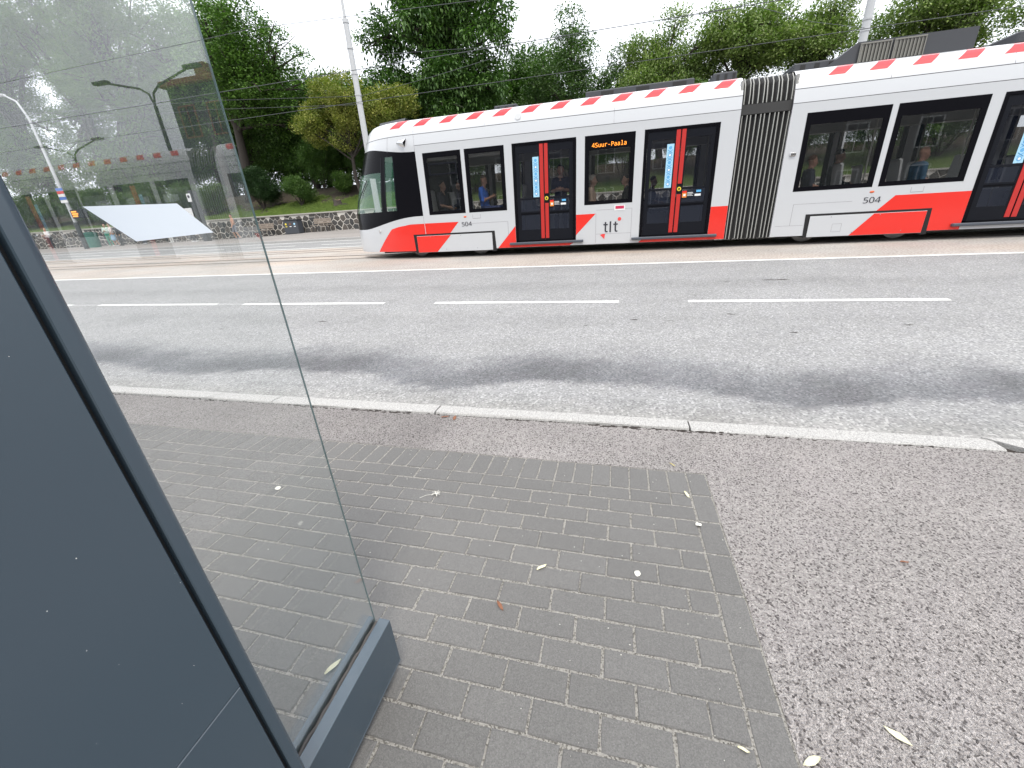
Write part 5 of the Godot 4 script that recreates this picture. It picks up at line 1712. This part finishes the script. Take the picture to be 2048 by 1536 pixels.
# ------------------------------------------------------------------ trees and shrubs
func leaf_clump(n, spread, len, wide, droop):
	var g = geo()
	for k in n:
		var dirn = V(rng.randfn(), rng.randfn() * 0.7, rng.randfn()).normalized()
		var p = dirn * spread * pow(rng.randf(), 0.45)
		p.y *= 0.75
		var out = (dirn + V(rng.randfn(), rng.randfn() - droop, rng.randfn()) * 0.55).normalized()
		var s = out.cross(V(rng.randfn() * 0.5, 1, rng.randfn() * 0.5)).normalized()
		var up = s.cross(out).normalized()
		var l = len * rng.randf_range(0.7, 1.25); var w = wide * rng.randf_range(0.7, 1.2)
		var t = rng.randf_range(0.75, 1.25)
		g.col = Color(t, t * rng.randf_range(0.95, 1.06), t * rng.randf_range(0.8, 1.1))
		var a = p; var b = p + out * l * 0.45 + s * w * 0.5 + up * 0.012; var c = p + out * l; var d = p + out * l * 0.45 - s * w * 0.5 + up * 0.012
		g.t3(a, b, c); g.t3(a, c, d)
	return g.mesh()

# a crown is a set of lobes [centre, radii]; clumps sit mostly near the skin of the lobes and on twigs that hold them
func tree(called, label, base, trunk_r, lobes, count, clump, c0, c1, group, trunk_top = null, clump_scale = 1.0, hollow = 0.55):
	var t = thing(called, label, "tree", base, group)
	var g = geo()
	var ctr = Vector3.ZERO; var total = 0.0
	for l in lobes:
		var vol = l[1].x * l[1].y * l[1].z
		ctr += l[0] * vol; total += vol
	ctr /= total
	var top = trunk_top if trunk_top != null else V(ctr.x * 0.6, ctr.y, ctr.z * 0.6)
	var bend = V(rng.randf_range(-0.25, 0.25), 0, rng.randf_range(-0.2, 0.2))
	var path = [V(0, -0.3, 0), V(0, 0.35, 0) + bend * 0.1, top * 0.35 + bend, top * 0.7 + bend * 0.4, top]
	g.tube(path, [trunk_r * 1.5, trunk_r * 1.05, trunk_r * 0.9, trunk_r * 0.65, trunk_r * 0.3], 9)
	put("trunk", g, "bark", t)
	g = geo()
	for l in lobes:
		var f = rng.randf_range(0.35, 0.8)
		var s = path[2].lerp(path[4], f)
		var m = s.lerp(l[0], 0.5) + V(rng.randf_range(-0.3, 0.3), 0.2, rng.randf_range(-0.3, 0.3))
		g.tube([s, m, l[0]], [trunk_r * 0.42, trunk_r * 0.3, trunk_r * 0.14], 6)
		for k in 5:
			var e = l[0] + V(rng.randfn() * l[1].x, rng.randfn() * l[1].y, rng.randfn() * l[1].z) * 0.55
			var q = m.lerp(l[0], rng.randf())
			g.tube([q, q.lerp(e, 0.5) + V(0, 0.12, 0), e], [trunk_r * 0.16, trunk_r * 0.11, trunk_r * 0.04], 5)
	put("branch", g, "bark", t)
	var xf = []; var cols = []
	var gap = noise(FastNoiseLite.TYPE_SIMPLEX, 0.55, rng.randi() % 9999, 2)
	for l in lobes:
		var n = int(count * l[1].x * l[1].y * l[1].z / total) + 8
		for k in n:
			var d = V(rng.randfn(), rng.randfn(), rng.randfn()).normalized()
			var r = lerpf(hollow, 1.06, pow(rng.randf(), 0.7))
			var p = l[0] + d * l[1] * r
			if gap.get_noise_3dv(p + base) < -0.20 and rng.randf() < 0.9: continue
			var s = rng.randf_range(0.75, 1.3) * clump_scale
			xf.append(Transform3D(Basis(Vector3.UP, rng.randf() * TAU) * Basis(Vector3.RIGHT, rng.randf_range(-0.5, 0.5)).scaled(V(s, s, s)), p))
			cols.append(c0.lerp(c1, clampf(0.5 + 0.8 * gap.get_noise_3dv((p + base) * 1.7 + V(50, 0, 0)) + rng.randf_range(-0.3, 0.3), 0, 1)))
	structure(multi("crown", clump, xf, cols, "leaves", t), "stuff")
	return t

func rand_lobes(centre, radii, n, size):
	var out = []
	for k in n:
		var d = V(rng.randfn(), rng.randfn(), rng.randfn()).normalized() * pow(rng.randf(), 0.4)
		var s = rng.randf_range(0.75, 1.25) * size
		out.append([centre + d * radii, V(s, s * 0.8, s)])
	return out

func build_trees():
	rng.seed = 77
	var fine = leaf_clump(16, 0.42, 0.17, 0.10, 0.3)
	var fine2 = leaf_clump(16, 0.45, 0.19, 0.11, 0.2)
	var big = leaf_clump(14, 0.50, 0.30, 0.13, 0.9)
	var small = leaf_clump(18, 0.24, 0.10, 0.06, 0.2)
	var deep0 = Color(0.040, 0.095, 0.018); var deep1 = Color(0.110, 0.205, 0.040)
	var mid0 = Color(0.065, 0.135, 0.026); var mid1 = Color(0.150, 0.250, 0.055)
	var pale0 = Color(0.130, 0.200, 0.050); var pale1 = Color(0.260, 0.330, 0.100)
	var gy = func(x, z): return V(x, park_y(x, z), z)
	var grp = "park trees above the stone wall"
	# big spreading tree by the glass edge
	var b = gy.call(-33.0, -31.5)
	tree("park_tree", "large spreading dark green tree with a leaning trunk beside the glass edge", b, 0.42, rand_lobes(V(2.6, 9.3, 0), V(5.0, 4.8, 2.8), 26, 1.75), 4300, fine, deep0, Color(0.160, 0.290, 0.050), grp, V(0.8, 8.5, 0))
	b = gy.call(-37.5, -34.0)
	tree("park_tree", "tall dense tree behind the one beside the glass edge", b, 0.4, rand_lobes(V(0, 10.0, 0), V(4.0, 6.0, 2.5), 18, 2.0), 2600, fine2, mid0, mid1, grp)
	# yellowish tree with open twigs
	b = gy.call(-20.9, -30.3)
	tree("park_tree", "small yellow-green tree with a bare forked trunk behind the tram mast", b, 0.17, rand_lobes(V(0.3, 6.0, 0), V(4.2, 1.7, 2.2), 22, 1.0) + rand_lobes(V(-2.0, 5.0, 0.3), V(2.0, 1.2, 1.2), 6, 0.8), 3000, small, Color(0.17, 0.22, 0.040), Color(0.36, 0.35, 0.085), grp, V(-0.2, 4.6, 0), 1.5, 0.7)
	# chestnut
	b = gy.call(-15.6, -36.0)
	tree("chestnut_tree", "big dark chestnut tree with drooping leaves rising behind the tram's cab", b, 0.5, rand_lobes(V(0.4, 9.0, 0), V(5.9, 6.6, 3.0), 30, 1.75) + rand_lobes(V(1.2, 5.0, 0), V(5.6, 2.2, 2.5), 12, 1.6), 7000, big, Color(0.042, 0.100, 0.024), Color(0.130, 0.235, 0.060), grp, V(0, 12.0, 0))
	# tree with several pointed tops
	b = gy.call(-5.0, -40.0)
	var lobes = []
	for q in [[-2.6, 10.2, 1.0], [-0.3, 13.6, 1.0], [0.6, 11.0, 1.3], [4.0, 10.6, 0.9], [-3.6, 7.6, 1.4], [1.6, 7.8, 1.8], [-0.8, 9.0, 1.8], [3.4, 8.2, 1.3], [-0.2, 11.6, 1.2], [-1.6, 6.0, 2.0], [2.0, 5.6, 2.0], [4.6, 9.4, 0.7], [-4.0, 5.6, 1.5], [0.0, 3.4, 2.2]]:
		lobes.append([V(q[0], q[1] - 2.9, rng.randf_range(-1.0, 1.0)), V(q[2] * 1.3, q[2] * 1.35, q[2] * 1.2)])
	tree("park_tree", "grey-green tree with several pointed tops behind the tram roof", b, 0.35, lobes, 6500, fine, Color(0.060, 0.120, 0.038), Color(0.145, 0.225, 0.080), grp)
	# lindens in a row
	for q in [[2.4, -38.5, 3.0, 6.3, 2600, "pale green linden behind the bellows of the tram"], [7.6, -38.0, 3.3, 7.0, 2700, "pale green linden between its two like neighbours"], [12.5, -38.5, 2.9, 6.2, 2200, "pale green linden before the mast with the roof box"], [19.2, -38.0, 3.5, 6.9, 2600, "pale green linden above the tram's roof box"]]:
		b = gy.call(q[0], q[1])
		tree("linden_tree", q[5], b, 0.28, rand_lobes(V(0, q[3], 0), V(q[2] * 0.95, 3.4, 2.2), 24, 1.25), q[4], fine2, pale0, pale1, "lindens beyond the tram")
	for q in [[27.0, -38.0, "linden just before the dark corner house"], [34.0, -40.0, "linden past the dark corner house"]]:
		b = gy.call(q[0], q[1])
		tree("linden_tree", "pale green " + q[2], b, 0.28, rand_lobes(V(0, 5.6, 0), V(3.2, 3.0, 2.2), 12, 1.4), 1200, fine2, pale0, pale1, "lindens beyond the tram")
	# trees seen through the glass
	for q in [[-45.0, -33.0, 12.0, "tall leafy tree beyond the glass, second from the one at its edge"], [-52.0, -34.0, 12.5, "tall leafy tree beyond the glass, above the green bin"], [-60.0, -33.0, 11.0, "tall leafy tree beyond the glass, nearest the dark shelter post"], [-68.0, -35.0, 11.0, "tall leafy tree beyond the glass, half behind the shelter post"]]:
		b = gy.call(q[0], q[1])
		tree("park_tree", q[3], b, 0.4, rand_lobes(V(0, q[2] - 0.5, 0), V(4.6, 8.6, 2.6), 28, 2.2) + rand_lobes(V(0, 4.0, 1.0), V(4.2, 2.2, 1.5), 8, 1.7), 5200, fine2, mid0, Color(0.150, 0.235, 0.055), grp)
	# dim trees behind, closing the view under the crowns
	for q in [[-40.0, -46.0], [-33.5, -44.0], [-30.0, -37.0], [-27.0, -38.0], [-23.8, -37.0], [-24.0, -44.0], [-19.5, -45.0], [-12.0, -48.0], [-9.0, -45.0], [-48.0, -45.0], [-57.0, -45.0], [-66.0, -46.0]]:
		b = gy.call(q[0], q[1])
		var hgt = rng.randf_range(5.5, 7.0)
		tree("background_tree", "dense dark tree deep in the park", b, 0.3, rand_lobes(V(0, hgt - 1.4, 0), V(4.0, 4.4, 2.2), 18, 1.8), 2200, fine2, deep0, deep1, "dense trees deep in the park", null, 1.4)
	for q in [[-38.5, -38.5, "full-crowned tree filling the gap behind the information column"], [-42.5, -38.0, "full-crowned tree deep behind the person in green trousers"], [-48.5, -38.5, "full-crowned tree deep behind the pale lamp post"]]:
		b = gy.call(q[0], q[1])
		tree("park_tree", q[2], b, 0.35, rand_lobes(V(0, 8.0, 0), V(3.8, 7.5, 2.2), 26, 2.0), 4200, fine2, mid0, mid1, grp)
	# shrubs
	rng.seed = 99
	var shrubs = [
		["shrub", "round light green shrub alone on the grass slope", -25.9, -29.2, V(1.75, 1.25, 1.3), 520, Color(0.055, 0.12, 0.025), Color(0.12, 0.21, 0.05), ""],
		["shrub", "broad green shrub at the top of the lawn near the cab", -23.1, -31.2, V(2.1, 1.0, 1.2), 480, mid0, mid1, ""],
		["shrub", "large dark shrub below the spreading tree", -29.9, -29.4, V(2.3, 1.8, 1.4), 800, Color(0.014, 0.045, 0.012), Color(0.04, 0.09, 0.024), ""],
		["shrub", "tall leafy shrub below the yellow-green tree", -26.0, -32.6, V(2.4, 2.6, 1.3), 900, deep0, deep1, ""],
		["shrub", "tall leafy shrub between the round shrub and the tram", -21.4, -33.4, V(2.6, 2.3, 1.3), 800, deep0, deep1, ""],
		["shrub", "dark shrub low behind the tram's windscreen", -17.2, -32.6, V(2.6, 1.7, 1.3), 700, deep0, mid1, ""],
	]
	for k in 10:
		shrubs.append(["dense_shrub", "dense green shrub seen only through the tram windows", -14.5 + k * 3.5, -28.9 - 0.8 * (k % 2), V(2.6, 2.3 + 0.3 * (k % 3), 1.4), 900, mid0, mid1, "shrubs behind the tram"])
	for k in 9:
		var dn = ["beyond the information column", "second past the information column", "third past the information column", "above the person in green trousers", "behind the pale lamp post", "above the green bin", "past the green bin", "above the person in white and grey", "close to the shelter post"][k]
		shrubs.append(["hedge_shrub", "bushy light green shrub on top of the wall, " + dn, -34.0 - k * 3.3, -28.4 - 0.5 * (k % 2), V(2.1, 1.5 + 0.3 * (k % 3), 1.2), 520, Color(0.06, 0.12, 0.025), Color(0.13, 0.20, 0.05), "shrubs along the wall top"])
	for s in shrubs:
		b = gy.call(s[2], s[3])
		var t = thing(s[0], s[1], "shrub", b, s[8])
		var g = geo()
		for k in 9:
			var e = V(rng.randf_range(-0.7, 0.7) * s[4].x, s[4].y * rng.randf_range(0.9, 1.6), rng.randf_range(-0.6, 0.6) * s[4].z)
			g.tube([V(0, -0.1, 0), e * V(0.4, 0.5, 0.4), e], [0.05, 0.03, 0.012], 5)
		put("stem", g, "bark", t)
		var xf = []; var cols = []
		var lob = rand_lobes(V(0, s[4].y * 0.95, 0), s[4] * 0.55, 9, minf(s[4].y, s[4].x) * 0.5)
		for k in s[5] * 2:
			var l = lob[rng.randi() % lob.size()]
			var d = V(rng.randfn(), rng.randfn(), rng.randfn()).normalized() * lerpf(0.5, 1.05, rng.randf())
			var p = l[0] + d * l[1]
			if p.y < 0.05: p.y = rng.randf() * 0.4
			var sc = rng.randf_range(0.7, 1.3)
			xf.append(Transform3D(Basis(Vector3.UP, rng.randf() * TAU).scaled(V(sc, sc, sc)), p))
			cols.append(s[6].lerp(s[7], rng.randf()))
		structure(multi("foliage", small, xf, cols, "leaves", t), "stuff")

# ------------------------------------------------------------------ things lying on the pavement
func build_litter():
	var list = [
		[-0.88, 1.02, "brown_leaf", 0.045, 0.4, "thin curled brown leaf on the grey pavers"],
		[-0.38, 0.77, "petal", 0.028, 0.0, "small pale round petal on the grey pavers"],
		[-0.10, 0.43, "petal", 0.030, 1.0, "small pale round petal on the grey pavers"],
		[-0.76, 0.81, "pale_leaf", 0.05, 1.2, "pale yellow twisted leaf on the grey pavers"],
		[-0.12, 0.21, "pale_leaf", 0.05, 0.2, "pale leaf lying over a joint by the paving corner"],
		[-0.13, 1.31, "pale_leaf", 0.03, 0.7, "tiny pale leaf in the joint beside the edge pavers"],
		[0.27, 1.19, "pale_leaf", 0.06, 2.0, "long pale leaf on the rough asphalt"],
		[0.03, 1.30, "pale_leaf", 0.055, 2.6, "yellow winged seed with a brown tip by the edge pavers"],
		[0.64, 0.51, "brown_leaf", 0.035, 0.9, "small brown leaf out on the rough asphalt"],
		[-0.16, -0.06, "dry_leaf", 0.035, 0.5, "small yellow leaf on the rough asphalt near the kerb"],
		[-2.32, 0.54, "petal", 0.035, 0.6, "white scrap on the pavers beyond the glass"],
		[-1.36, 1.35, "pale_leaf", 0.06, 1.4, "pale leaf beside the shelter's bottom rail"],
		[-1.64, -0.45, "brown_leaf", 0.07, 0.1, "crumpled rusty leaf against the back of the kerb"],
		[-1.72, -0.46, "brown_leaf", 0.06, 1.1, "rusty leaf bits caught behind the kerb"],
	]
	for q in list:
		var x = q[0]; var z = q[1]
		var g = geo()
		var l = q[3]; var w = l * (0.9 if q[2] == "petal" else 0.32)
		var rows = []
		for i in 5:
			var f = i / 4.0
			var hw = w * 0.5 * sin(PI * clampf(f * 0.92 + 0.06, 0, 1))
			rows.append([V(-hw, 0.004 + 0.004 * sin(f * 5.0), (f - 0.5) * l), V(0, 0.001 + 0.005 * absf(f - 0.5), (f - 0.5) * l), V(hw, 0.005 + 0.003 * cos(f * 4.0), (f - 0.5) * l)])
		g.grid(rows)
		var o = put("fallen_leaf", g, q[2], null)
		o.position = V(x, SLOPE * z + 0.002, z); o.rotation.y = q[4] * 2.0
		tag(o, q[5], "leaf", "leaves and petals lying on the pavement")
	# white feathery seed head
	var g = geo()
	for k in 16:
		var a = rng.randf() * TAU
		g.tube([V(0, 0.004, 0), V(cos(a) * 0.012, 0.012, sin(a) * 0.012), V(cos(a) * rng.randf_range(0.018, 0.03), 0.008, sin(a) * rng.randf_range(0.018, 0.03))], 0.0012, 4)
	g.tube([V(0, 0.004, 0), V(-0.05, 0.004, 0.02), V(-0.075, 0.003, 0.045)], 0.0014, 4)
	var o = put("seed_head", g, "petal", null)
	o.position = V(-1.40, SLOPE * 0.43, 0.43)
	tag(o, "white feathery seed head on the grey pavers", "seed head")
	# pale crumbs and grit strewn over the pavers and the gutter
	g = geo()
	for k in 420:
		var x = rng.randf_range(-4.0, 1.6); var z = rng.randf_range(-0.45, 1.7)
		if z > 1.0 and x < -1.1: continue
		var r = rng.randf_range(0.0008, 0.0026)
		g.blob(V(x, SLOPE * z + r * 0.5, z), V(r * rng.randf_range(0.8, 1.8), r * 0.6, r), 5, 3)
	structure(put("grit", g, "petal"), "stuff")
